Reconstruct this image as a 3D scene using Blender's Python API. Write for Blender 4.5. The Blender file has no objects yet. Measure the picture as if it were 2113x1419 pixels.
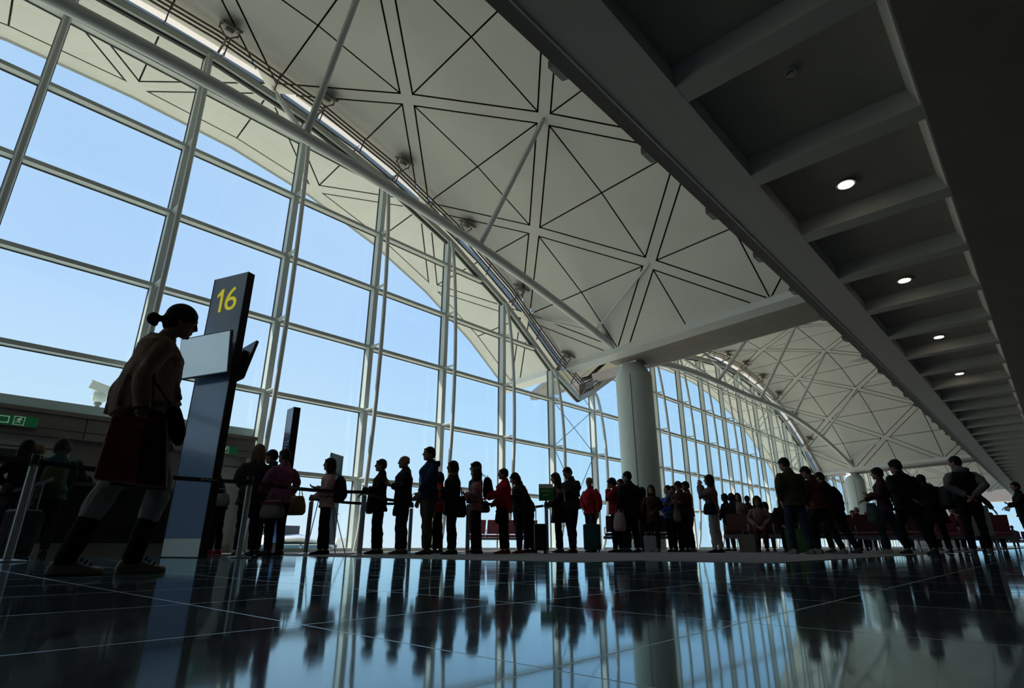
import bpy, bmesh, math, random
from math import sin, cos, pi, sqrt, radians, asin, atan2
from mathutils import Vector, Matrix
random.seed(7)
SC = bpy.context.scene
COL = SC.collection
V3 = Vector

# ------------------------------------------------------------------ helpers
class MB:
    """collects geometry that becomes ONE mesh object"""
    def __init__(s):
        s.v = []; s.f = []; s.mi = []; s.cur = 0
    def face(s, pts):
        n = len(s.v); s.v += [tuple(p) for p in pts]
        s.f.append(tuple(range(n, n + len(pts)))); s.mi.append(s.cur)
    def raw(s, vs, fs):
        n = len(s.v); s.v += [tuple(p) for p in vs]
        for f in fs:
            s.f.append(tuple(i + n for i in f)); s.mi.append(s.cur)
    def hexa(s, b, t):
        """box from 4 bottom corners and 4 top corners (same order)"""
        s.raw(list(b) + list(t), [(3, 2, 1, 0), (4, 5, 6, 7), (0, 1, 5, 4), (1, 2, 6, 5), (2, 3, 7, 6), (3, 0, 4, 7)])
    def box(s, x0, x1, y0, y1, z0, z1):
        s.hexa([(x0, y0, z0), (x1, y0, z0), (x1, y1, z0), (x0, y1, z0)], [(x0, y0, z1), (x1, y0, z1), (x1, y1, z1), (x0, y1, z1)])
    def obox(s, c, ax, ay, az):
        """oriented box, centre c, half-axis vectors"""
        c, ax, ay, az = V3(c), V3(ax), V3(ay), V3(az)
        s.hexa([c - ax - ay - az, c + ax - ay - az, c + ax + ay - az, c - ax + ay - az], [c - ax - ay + az, c + ax - ay + az, c + ax + ay + az, c - ax + ay + az])
    def bar(s, p, q, w, h, up=(0, 0, 1)):
        """beam p->q, width w across, height h along up"""
        p, q = V3(p), V3(q); t = (q - p).normalized(); u = V3(up)
        sd = t.cross(u)
        if sd.length < 1e-5: sd = t.cross(V3((1, 0, 0)))
        sd.normalize(); n = sd.cross(t).normalized()
        a, b = sd * w / 2, n * h / 2
        s.hexa([p - a - b, p + a - b, q + a - b, q - a - b], [p - a + b, p + a + b, q + a + b, q - a + b])
    def tube(s, pts, rad, seg=12, ref=(0, 0, 1), cap=True, roundcap=False):
        """loft along pts; rad: number, list of numbers, or list of (a along side, b along normal)"""
        P = [V3(p) for p in pts]; n = len(P)
        if not isinstance(rad, (list, tuple)): rad = [rad] * n
        R = [(r, r) if not isinstance(r, (list, tuple)) else r for r in rad]
        if roundcap:
            t0 = (P[0] - P[1]).normalized(); t1 = (P[-1] - P[-2]).normalized()
            m0 = min(R[0]); m1 = min(R[-1])
            pre = [(P[0] + t0 * m0 * .92, tuple(x * .35 for x in R[0])), (P[0] + t0 * m0 * .6, tuple(x * .78 for x in R[0]))]
            post = [(P[-1] + t1 * m1 * .6, tuple(x * .78 for x in R[-1])), (P[-1] + t1 * m1 * .92, tuple(x * .35 for x in R[-1]))]
            P = [a for a, _ in pre] + P + [a for a, _ in post]
            R = [b for _, b in pre] + R + [b for _, b in post]; n = len(P)
        base = len(s.v); ref = V3(ref)
        al = (P[-1] - P[0])
        if al.length > 1e-6 and abs(al.normalized().dot(ref.normalized())) > .8: ref = V3((0, 1, 0)) if abs(al.normalized().y) < .8 else V3((1, 0, 0))
        for i in range(n):
            a = P[max(i - 1, 0)]; b = P[min(i + 1, n - 1)]
            t = (b - a)
            t = t.normalized() if t.length > 1e-9 else V3((0, 0, 1))
            sd = ref - t * ref.dot(t)
            if sd.length < 1e-3:
                o = V3((1, 0, 0)) if abs(t.x) < .9 else V3((0, 1, 0)); sd = o - t * o.dot(t)
            sd.normalize(); nn = t.cross(sd)
            for k in range(seg):
                an = 2 * pi * k / seg
                s.v.append(tuple(P[i] + sd * (R[i][0] * cos(an)) + nn * (R[i][1] * sin(an))))
        for i in range(n - 1):
            for k in range(seg):
                k2 = (k + 1) % seg
                s.f.append((base + i * seg + k, base + i * seg + k2, base + (i + 1) * seg + k2, base + (i + 1) * seg + k)); s.mi.append(s.cur)
        if cap:
            s.f.append(tuple(base + k for k in reversed(range(seg)))); s.mi.append(s.cur)
            s.f.append(tuple(base + (n - 1) * seg + k for k in range(seg))); s.mi.append(s.cur)
    def lathe(s, prof, c=(0, 0, 0), seg=32):
        """prof: (radius, z) from bottom to top, closed with caps"""
        c = V3(c)
        base = len(s.v); n = len(prof)
        for r, z in prof:
            for k in range(seg):
                an = 2 * pi * k / seg; s.v.append((c.x + r * cos(an), c.y + r * sin(an), c.z + z))
        for i in range(n - 1):
            for k in range(seg):
                k2 = (k + 1) % seg
                s.f.append((base + i * seg + k, base + i * seg + k2, base + (i + 1) * seg + k2, base + (i + 1) * seg + k)); s.mi.append(s.cur)
        s.f.append(tuple(base + k for k in reversed(range(seg)))); s.mi.append(s.cur)
        s.f.append(tuple(base + (n - 1) * seg + k for k in range(seg))); s.mi.append(s.cur)
    def ell(s, c, r, rot=None, u=14, v=10):
        """ellipsoid"""
        c = V3(c); base = len(s.v)
        M = rot if rot is not None else Matrix.Identity(3)
        s.v.append(tuple(c + M @ V3((0, 0, -r[2]))))
        for j in range(1, v):
            ph = -pi / 2 + pi * j / v
            for k in range(u):
                th = 2 * pi * k / u
                s.v.append(tuple(c + M @ V3((r[0] * cos(ph) * cos(th), r[1] * cos(ph) * sin(th), r[2] * sin(ph)))))
        s.v.append(tuple(c + M @ V3((0, 0, r[2]))))
        top = len(s.v) - 1
        for k in range(u):
            k2 = (k + 1) % u
            s.f.append((base, base + 1 + k2, base + 1 + k)); s.mi.append(s.cur)
            s.f.append((top, base + 1 + (v - 2) * u + k, base + 1 + (v - 2) * u + k2)); s.mi.append(s.cur)
            for j in range(v - 2):
                s.f.append((base + 1 + j * u + k, base + 1 + j * u + k2, base + 1 + (j + 1) * u + k2, base + 1 + (j + 1) * u + k)); s.mi.append(s.cur)
    def prism(s, pts, d):
        """extrude the polygon pts by vector d"""
        p = [V3(x) for x in pts]; d = V3(d); n = len(p)
        s.raw(p + [x + d for x in p], [tuple(reversed(range(n))), tuple(range(n, 2 * n))] + [(i, (i + 1) % n, (i + 1) % n + n, i + n) for i in range(n)])
    def xf(s, M, start=0):
        for i in range(start, len(s.v)): s.v[i] = tuple(M @ V3(s.v[i]))
    def mesh(s, name):
        me = bpy.data.meshes.new(name); me.from_pydata(s.v, [], s.f); me.update()
        return me
    def build(s, name, mats, parent=None, smooth=False, loc=None, recalc=False):
        me = s.mesh(name)
        for m in (mats if isinstance(mats, (list, tuple)) else [mats]): me.materials.append(m)
        me.polygons.foreach_set('material_index', s.mi)
        if recalc:
            b = bmesh.new(); b.from_mesh(me); bmesh.ops.recalc_face_normals(b, faces=b.faces); b.to_mesh(me); b.free()
        if smooth:
            me.polygons.foreach_set('use_smooth', [True] * len(me.polygons))
            if smooth != 'all': me.set_sharp_from_angle(angle=radians(smooth if smooth is not True else 40))
        o = bpy.data.objects.new(name, me); COL.objects.link(o)
        if loc is not None: o.location = loc
        if parent is not None: o.parent = parent
        return o

def tag(o, label, cat, group=None):
    o['label'] = label; o['category'] = cat
    if group: o['group'] = group
    return o
def struct(o):
    o['kind'] = 'structure'; return o
def empty(name, loc=(0, 0, 0), rz=0):
    o = bpy.data.objects.new(name, None); COL.objects.link(o); o.location = loc; o.rotation_euler = (0, 0, rz); o.empty_display_size = .1
    return o
def rebase(o, loc):
    """move the origin of a fresh, unparented mesh object to loc without moving its geometry"""
    o.data.transform(Matrix.Translation(-V3(loc))); o.location = loc
    return o
ORD = ['first', 'second', 'third', 'fourth', 'fifth', 'sixth', 'seventh', 'eighth', 'ninth', 'tenth', 'eleventh', 'twelfth', 'thirteenth', 'fourteenth', 'fifteenth', 'sixteenth',
       'seventeenth', 'eighteenth', 'nineteenth', 'twentieth'] + ['twenty-' + w for w in 'first second third fourth fifth sixth seventh eighth ninth'.split()] + ['thirtieth', 'thirty-first', 'thirty-second', 'thirty-third', 'thirty-fourth', 'thirty-fifth', 'thirty-sixth']

# ------------------------------------------------------------------ materials
def mat(name, rgb, rough=.6, metal=0., spec=.5, noise=0., nscale=8., bump=0., bscale=40., emit=None, estr=0., coat=0.):
    m = bpy.data.materials.new(name); m.use_nodes = True
    nt = m.node_tree; b = nt.nodes['Principled BSDF']
    b.inputs['Base Color'].default_value = (*rgb, 1); b.inputs['Roughness'].default_value = rough
    b.inputs['Metallic'].default_value = metal; b.inputs['Specular IOR Level'].default_value = spec
    if coat: b.inputs['Coat Weight'].default_value = coat
    if emit: b.inputs['Emission Color'].default_value = (*emit, 1); b.inputs['Emission Strength'].default_value = estr
    if noise or bump:
        tc = nt.nodes.new('ShaderNodeTexCoord')
    if noise:
        n = nt.nodes.new('ShaderNodeTexNoise'); n.inputs['Scale'].default_value = nscale; n.inputs['Detail'].default_value = 5
        nt.links.new(tc.outputs['Object'], n.inputs['Vector'])
        r = nt.nodes.new('ShaderNodeValToRGB')
        r.color_ramp.elements[0].position = .3; r.color_ramp.elements[1].position = .7
        r.color_ramp.elements[0].color = (*[c * (1 - noise) for c in rgb], 1); r.color_ramp.elements[1].color = (*[min(1, c * (1 + noise)) for c in rgb], 1)
        nt.links.new(n.outputs['Fac'], r.inputs['Fac']); nt.links.new(r.outputs['Color'], b.inputs['Base Color'])
    if bump:
        n = nt.nodes.new('ShaderNodeTexNoise'); n.inputs['Scale'].default_value = bscale; n.inputs['Detail'].default_value = 4
        nt.links.new(tc.outputs['Object'], n.inputs['Vector'])
        bp = nt.nodes.new('ShaderNodeBump'); bp.inputs['Strength'].default_value = bump; bp.inputs['Distance'].default_value = .01
        nt.links.new(n.outputs['Fac'], bp.inputs['Height']); nt.links.new(bp.outputs['Normal'], b.inputs['Normal'])
    return m

M = {}
M['ceil'] = mat('ceiling_panel_white', (.70, .71, .68), .75, noise=.04, nscale=.6)
M['slit'] = mat('ceiling_gap_dark', (.085, .075, .035), .9)
M['steel'] = mat('painted_steel_white', (.68, .71, .70), .4)
M['mull'] = mat('mullion_paint', (.66, .71, .69), .4)
M['gasket'] = mat('gasket_dark', (.02, .025, .03), .6)
M['rail'] = mat('rail_bronze', (.16, .135, .115), .5)
M['brown'] = mat('gutter_soffit', (.26, .24, .22), .7, noise=.12, nscale=1.2)
M['column'] = mat('column_paint', (.56, .62, .58), .5)
M['seam'] = mat('column_seam', (.05, .08, .08), .6)
M['slab'] = mat('slab_grey', (.60, .59, .58), .7, noise=.03, nscale=1.)
M['slabrib'] = mat('slab_rib_grey', (.54, .54, .515), .7)
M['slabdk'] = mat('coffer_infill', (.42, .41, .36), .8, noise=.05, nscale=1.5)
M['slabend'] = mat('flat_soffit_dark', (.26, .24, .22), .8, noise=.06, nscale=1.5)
M['bracket'] = mat('bracket_dark', (.10, .10, .10), .6)
M['darkwall'] = mat('dark_wall', (.22, .21, .20), .8)
M['lamp'] = mat('downlight_lens', (.9, .85, .7), .5, emit=(1., .86, .62), estr=9.)
M['lamptrim'] = mat('downlight_trim', (.35, .34, .32), .4)
M['black'] = mat('black_plastic', (.012, .012, .013), .45)
M['chrome'] = mat('brushed_steel', (.42, .43, .43), .32, metal=.85)
M['belt'] = mat('belt_webbing', (.014, .014, .018), .8)
M['lightgrey'] = mat('light_grey_panel', (.62, .63, .60), .55)
M['metalgrey'] = mat('fascia_metal', (.30, .28, .25), .45, metal=.3, noise=.1, nscale=2.)
M['greenout'] = mat('outdoor_parapet', (.34, .42, .42), .6)
M['signgreen'] = mat('sign_green', (.01, .14, .05), .4, emit=(.01, .16, .055), estr=.15)
M['signwhite'] = mat('sign_white', (.7, .8, .72), .4, emit=(.55, .75, .62), estr=.22)
M['yellow'] = mat('numeral_yellow', (.92, .82, .03), .5, emit=(.9, .8, .03), estr=.35)  # painted numerals, no lamp; a modest glow is added to brighten the yellow
M['pblue'] = mat('totem_blue', (.20, .31, .54), .16, spec=.6, coat=.3)
M['pblue2'] = mat('far_totem_blue', (.035, .09, .27), .2, coat=.3)
M['silver'] = mat('silver_plinth', (.78, .88, .90), .3, metal=.3)
M['screen'] = mat('screen_glass', (.10, .13, .14), .12, spec=.8, emit=(.17, .24, .28), estr=1.)
M['paperwhite'] = mat('paper_white', (.6, .6, .6), .7)
M['textpale'] = mat('small_lettering', (.65, .62, .58), .6)
M['textorange'] = mat('small_orange_lettering', (.75, .32, .06), .6)
M['camwhite'] = mat('camera_white', (.85, .86, .78), .4)
M['teal'] = mat('bracing_rod', (.02, .16, .22), .4)
M['apron'] = mat('apron_concrete', (.62, .55, .40), .9, noise=.08, nscale=.05)

def glass_mat():
    m = bpy.data.materials.new('clear_glazing'); m.use_nodes = True; nt = m.node_tree
    for n in list(nt.nodes): nt.nodes.remove(n)
    o = nt.nodes.new('ShaderNodeOutputMaterial'); mx = nt.nodes.new('ShaderNodeMixShader')
    t = nt.nodes.new('ShaderNodeBsdfTransparent'); t.inputs['Color'].default_value = (.955, .985, .985, 1)
    g = nt.nodes.new('ShaderNodeBsdfGlossy'); g.inputs['Roughness'].default_value = .01; g.inputs['Color'].default_value = (.9, .95, .95, 1)
    lw = nt.nodes.new('ShaderNodeLayerWeight'); lw.inputs['Blend'].default_value = .5
    pw = nt.nodes.new('ShaderNodeMath'); pw.operation = 'POWER'; pw.inputs[1].default_value = 5.
    ma = nt.nodes.new('ShaderNodeMath'); ma.operation = 'MULTIPLY_ADD'; ma.inputs[1].default_value = .5; ma.inputs[2].default_value = .03
    L_ = nt.links.new; L_(lw.outputs['Facing'], pw.inputs[0]); L_(pw.outputs[0], ma.inputs[0]); L_(ma.outputs[0], mx.inputs[0])
    L_(t.outputs[0], mx.inputs[1]); L_(g.outputs[0], mx.inputs[2]); L_(mx.outputs[0], o.inputs['Surface'])
    return m
M['glass'] = glass_mat()

def floor_mat():
    m = bpy.data.materials.new('polished_granite_tiles'); m.use_nodes = True; nt = m.node_tree; L = nt.links.new
    b = nt.nodes['Principled BSDF']; N = nt.nodes.new
    tc = N('ShaderNodeTexCoord'); sp = N('ShaderNodeSeparateXYZ'); L(tc.outputs['Object'], sp.inputs[0])
    def mth(op, a, bv=None, c=None):
        n = N('ShaderNodeMath'); n.operation = op
        for i, x in enumerate((a, bv, c)):
            if x is None: continue
            if isinstance(x, (int, float)): n.inputs[i].default_value = x
            else: L(x, n.inputs[i])
        return n.outputs[0]
    def line(ax, off):
        u = mth('FRACT', mth('DIVIDE', mth('SUBTRACT', ax, off), .6))
        return mth('GREATER_THAN', mth('ABSOLUTE', mth('SUBTRACT', u, .5)), .4965)
    ln = mth('MAXIMUM', line(sp.outputs[0], .105 - 60), line(sp.outputs[1], -60.))
    n1 = N('ShaderNodeTexNoise'); n1.inputs['Scale'].default_value = 14; n1.inputs['Detail'].default_value = 8; n1.inputs['Roughness'].default_value = .7; L(tc.outputs['Object'], n1.inputs['Vector'])
    r = N('ShaderNodeValToRGB'); r.color_ramp.elements[0].position = .35; r.color_ramp.elements[1].position = .7
    r.color_ramp.elements[0].color = (.085, .086, .09, 1); r.color_ramp.elements[1].color = (.17, .17, .17, 1); L(n1.outputs['Fac'], r.inputs['Fac'])
    # tone differs a little from tile to tile
    fl = N('ShaderNodeVectorMath'); fl.operation = 'DIVIDE'; L(tc.outputs['Object'], fl.inputs[0]); fl.inputs[1].default_value = (.6, .6, .6)
    fo = N('ShaderNodeVectorMath'); fo.operation = 'FLOOR'; ad = N('ShaderNodeVectorMath'); ad.operation = 'ADD'; ad.inputs[1].default_value = (-.175, 0, .5); L(fl.outputs[0], ad.inputs[0]); L(ad.outputs[0], fo.inputs[0])
    wn = N('ShaderNodeTexWhiteNoise'); wn.noise_dimensions = '3D'; L(fo.outputs[0], wn.inputs['Vector'])
    mr = N('ShaderNodeMapRange'); mr.inputs['To Min'].default_value = .75; mr.inputs['To Max'].default_value = 1.2; L(wn.outputs['Value'], mr.inputs['Value'])
    mu = N('ShaderNodeVectorMath'); mu.operation = 'SCALE'; L(r.outputs['Color'], mu.inputs[0]); L(mr.outputs[0], mu.inputs['Scale'])
    mx = N('ShaderNodeMix'); mx.data_type = 'RGBA'; L(ln, mx.inputs['Factor']); L(mu.outputs[0], mx.inputs['A']); mx.inputs['B'].default_value = (.42, .41, .40, 1)
    L(mx.outputs['Result'], b.inputs['Base Color'])
    n2 = N('ShaderNodeTexNoise'); n2.inputs['Scale'].default_value = 2.2; n2.inputs['Detail'].default_value = 6; n2.inputs['Roughness'].default_value = .75; L(tc.outputs['Object'], n2.inputs['Vector'])
    rr = N('ShaderNodeMapRange'); rr.inputs['From Min'].default_value = .3; rr.inputs['From Max'].default_value = .75; rr.inputs['To Min'].default_value = .03; rr.inputs['To Max'].default_value = .10; L(n2.outputs['Fac'], rr.inputs['Value'])
    ro = mth('MAXIMUM', rr.outputs[0], mth('MULTIPLY', ln, .4)); L(ro, b.inputs['Roughness'])
    n3 = N('ShaderNodeTexNoise'); n3.inputs['Scale'].default_value = 3.; n3.inputs['Detail'].default_value = 1; L(tc.outputs['Object'], n3.inputs['Vector'])
    bp = N('ShaderNodeBump'); bp.inputs['Strength'].default_value = .03; bp.inputs['Distance'].default_value = .02; L(n3.outputs['Fac'], bp.inputs['Height'])
    # joints sit slightly lower than the tiles
    inv = mth('SUBTRACT', 1., ln); bp2 = N('ShaderNodeBump'); bp2.inputs['Strength'].default_value = .25; bp2.inputs['Distance'].default_value = .002; L(inv, bp2.inputs['Height']); L(bp.outputs['Normal'], bp2.inputs['Normal'])
    # polished surface: bluish sealed gloss over the stone by Fresnel
    for l in list(nt.links):
        if l.to_node == b: nt.links.remove(l)
    nt.nodes.remove(b)
    df = N('ShaderNodeBsdfDiffuse'); L(mx.outputs['Result'], df.inputs['Color'])
    gl = N('ShaderNodeBsdfGlossy'); gl.inputs['Color'].default_value = (.70, .90, 1., 1); L(ro, gl.inputs['Roughness'])
    fr = N('ShaderNodeFresnel'); fr.inputs['IOR'].default_value = 1.85
    ms = N('ShaderNodeMixShader'); L(fr.outputs[0], ms.inputs[0]); L(df.outputs[0], ms.inputs[1]); L(gl.outputs[0], ms.inputs[2])
    L(ms.outputs[0], nt.nodes['Material Output'].inputs['Surface'])
    for q in (gl, fr): L(bp2.outputs['Normal'], q.inputs['Normal'])
    return m
def skylight_mat():
    m = bpy.data.materials.new('translucent_skylight'); m.use_nodes = True; nt = m.node_tree
    nt.nodes.remove(nt.nodes['Principled BSDF']); t = nt.nodes.new('ShaderNodeBsdfTranslucent'); t.inputs['Color'].default_value = (.50, .46, .39, 1)
    nt.links.new(t.outputs[0], nt.nodes['Material Output'].inputs['Surface']); return m
M['skylight'] = skylight_mat()
M['floor'] = floor_mat()
def banner_mat():
    m = bpy.data.materials.new('banner_film'); m.use_nodes = True; nt = m.node_tree
    b = nt.nodes['Principled BSDF']; b.inputs['Base Color'].default_value = (.46, .52, .54, 1); b.inputs['Roughness'].default_value = .6
    t = nt.nodes.new('ShaderNodeBsdfTranslucent'); t.inputs['Color'].default_value = (.46, .53, .56, 1); mx = nt.nodes.new('ShaderNodeMixShader'); mx.inputs[0].default_value = .55
    nt.links.new(b.outputs[0], mx.inputs[1]); nt.links.new(t.outputs[0], mx.inputs[2]); nt.links.new(mx.outputs[0], nt.nodes['Material Output'].inputs['Surface']); return m
M['banner'] = banner_mat()
M['carpet'] = mat('grey_carpet', (.30, .285, .285), .95, spec=.1, noise=.2, nscale=60., bump=.4, bscale=500.)

# ------------------------------------------------------------------ camera, sky, sun
cam = bpy.data.objects.new('camera', bpy.data.cameras.new('camera')); COL.objects.link(cam); SC.camera = cam
cam.location = (0, 0, .14); cam.rotation_euler = (radians(90 + 19.70), 0, radians(42.7586))
cam.data.sensor_fit = 'HORIZONTAL'; cam.data.sensor_width = 36.; cam.data.lens = 36. * 1164.35 / 2113.; cam.data.clip_end = 2000.; cam.data.clip_start = .02
vs = SC.view_settings; vs.view_transform = 'Standard'; vs.look = 'None'; vs.gamma = 1.; vs.use_curve_mapping = False; vs.exposure = 0.
SC.cycles.use_denoising = True
SC.cycles.max_bounces = 12; SC.cycles.diffuse_bounces = 5; SC.cycles.glossy_bounces = 5; SC.cycles.transparent_max_bounces = 24; SC.cycles.sample_clamp_indirect = 6.

def srgb(r, g, b):
    f = lambda c: (c / 255 / 12.92) if c / 255 <= .04045 else ((c / 255 + .055) / 1.055) ** 2.4
    return (f(r), f(g), f(b), 1)
W = bpy.data.worlds.new('sky'); SC.world = W; W.use_nodes = True
nt = W.node_tree; bg = nt.nodes['Background']; L = nt.links.new
tc = nt.nodes.new('ShaderNodeTexCoord'); sp = nt.nodes.new('ShaderNodeSeparateXYZ'); L(tc.outputs['Generated'], sp.inputs[0])
rp = nt.nodes.new('ShaderNodeValToRGB'); L(sp.outputs[2], rp.inputs['Fac'])
el = rp.color_ramp.elements
el[0].position = 0.; el[0].color = srgb(226, 240, 250); el[1].position = 1.; el[1].color = srgb(120, 165, 225)
for p, c in ((.07, (208, 235, 254)), (.2, (197, 228, 255)), (.36, (184, 216, 255)), (.6, (174, 208, 250))):
    e = el.new(p); e.color = srgb(*c)
# bluer towards the length of the hall (+Y), paler over the apron
mx = nt.nodes.new('ShaderNodeMix'); mx.data_type = 'RGBA'; mx.blend_type = 'MULTIPLY'
mr = nt.nodes.new('ShaderNodeMapRange'); mr.inputs['From Min'].default_value = .45; mr.inputs['From Max'].default_value = .9; L(sp.outputs[1], mr.inputs['Value'])
L(mr.outputs[0], mx.inputs['Factor']); L(rp.outputs['Color'], mx.inputs['A']); mx.inputs['B'].default_value = (.68, .87, 1.0, 1)
nz = nt.nodes.new('ShaderNodeTexNoise'); nz.inputs['Scale'].default_value = 2.2; nz.inputs['Detail'].default_value = 4; L(tc.outputs['Generated'], nz.inputs['Vector'])
nr = nt.nodes.new('ShaderNodeMapRange'); nr.inputs['From Min'].default_value = .4; nr.inputs['From Max'].default_value = .7; nr.inputs['To Min'].default_value = 0.; nr.inputs['To Max'].default_value = .25; L(nz.outputs['Fac'], nr.inputs['Value'])
m2 = nt.nodes.new('ShaderNodeMix'); m2.data_type = 'RGBA'; L(nr.outputs[0], m2.inputs['Factor']); L(mx.outputs['Result'], m2.inputs['A']); m2.inputs['B'].default_value = srgb(215, 238, 255)
L(m2.outputs['Result'], bg.inputs['Color']); bg.inputs['Strength'].default_value = 1.06
sun = bpy.data.objects.new('sun', bpy.data.lights.new('sun', 'SUN')); COL.objects.link(sun)
sun.data.energy = 6.0; sun.data.color = (1., .95, .84); sun.data.angle = .009
sd = V3((.42, .42, -.80))      # travels inwards (+X), along the hall (+Y) and down
sun.rotation_euler = sd.to_track_quat('-Z', 'Y').to_euler(); sun.location = (-60, -40, 80)
# ================================================================== the hall
WX = -14.5; S = 2.99459; Y0 = 3.17354; P = 35.93; HS = .12256; RR = 25.161; YC = 1.882
def smooth(t): t = max(0., min(1., t)); return t * t * (3 - 2 * t)
def dz(y): return -1.3 * smooth((y - 20.) / 15.)
def rpt(row, k, bay, off=0.):
    """point of the vaulted roof: row counts inwards from the glass, k around the arch"""
    a = HS * k; x = -11.59 + (row - 1) * 3.05 + .113 * (abs(k) - 4)
    R_ = RR + off
    y = YC + P * bay - .055 * (x + 11.5) + R_ * sin(a)
    return V3((x, y, 13.84 - RR + R_ * cos(a) + .029 * (x + 14.5) + dz(y)))
def ztop(y):
    b = math.floor((y - 2.05 + P / 2) / P); u = (y - 2.05 - P * b) / RR
    z = 13.84 - RR * (1 - sqrt(max(0, 1 - u * u))) - .75
    au = abs(u); base = 6.32
    if au > .62: z = max(z, 7.55 - (au - .62) / .094 * 1.22)
    return max(z, base) + dz(y)

# ---- floor, carpet, outdoor ground
m = MB(); m.box(-14.6, 12, -42, 94, -.3, 0); struct(m.build('floor', M['floor']))
m = MB(); m.box(-14.3, -3.2, 4.5, 93.5, 0, .004); m.box(-3.2, -1.9, 5.4, 93.5, 0, .004); struct(m.build('floor_carpet', M['carpet']))
m = MB(); m.box(-900, -15.2, -600, 900, -6.4, -6.); struct(m.build('ground', M['apron']))
# ---- enclosing walls the light never comes through
m = MB(); m.box(11.6, 12, -42, 94, 0, 18); struct(m.build('wall_right', M['darkwall']))
m = MB(); m.box(-14.6, 12, -42.4, -42, 0, 18); struct(m.build('wall_back', M['darkwall']))
# far end: dark wall with a glazed opening low over the floor
m = MB(); m.box(-14.6, -9.5, 93.8, 94.2, 0, 12); m.box(3.2, 12, 93.8, 94.2, 0, 12); m.box(-9.5, 3.2, 93.8, 94.2, 5.3, 12); struct(m.build('wall_far', M['darkwall']))
w = MB()
for x in (-9.5, -6.3, -3.1, .1, 3.2): w.box(x - .08, x + .08, 93.7, 93.95, 0, 5.3)
for z in (.1, 1.6, 3.6, 5.25): w.box(-9.5, 3.2, 93.75, 93.9, z - .05, z + .05)
fw = struct(w.build('window_far', M['mull']))
w = MB(); w.box(-9.5, 3.2, 93.81, 93.83, 0, 5.3); w.build('pane', M['glass'], fw)

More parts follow.
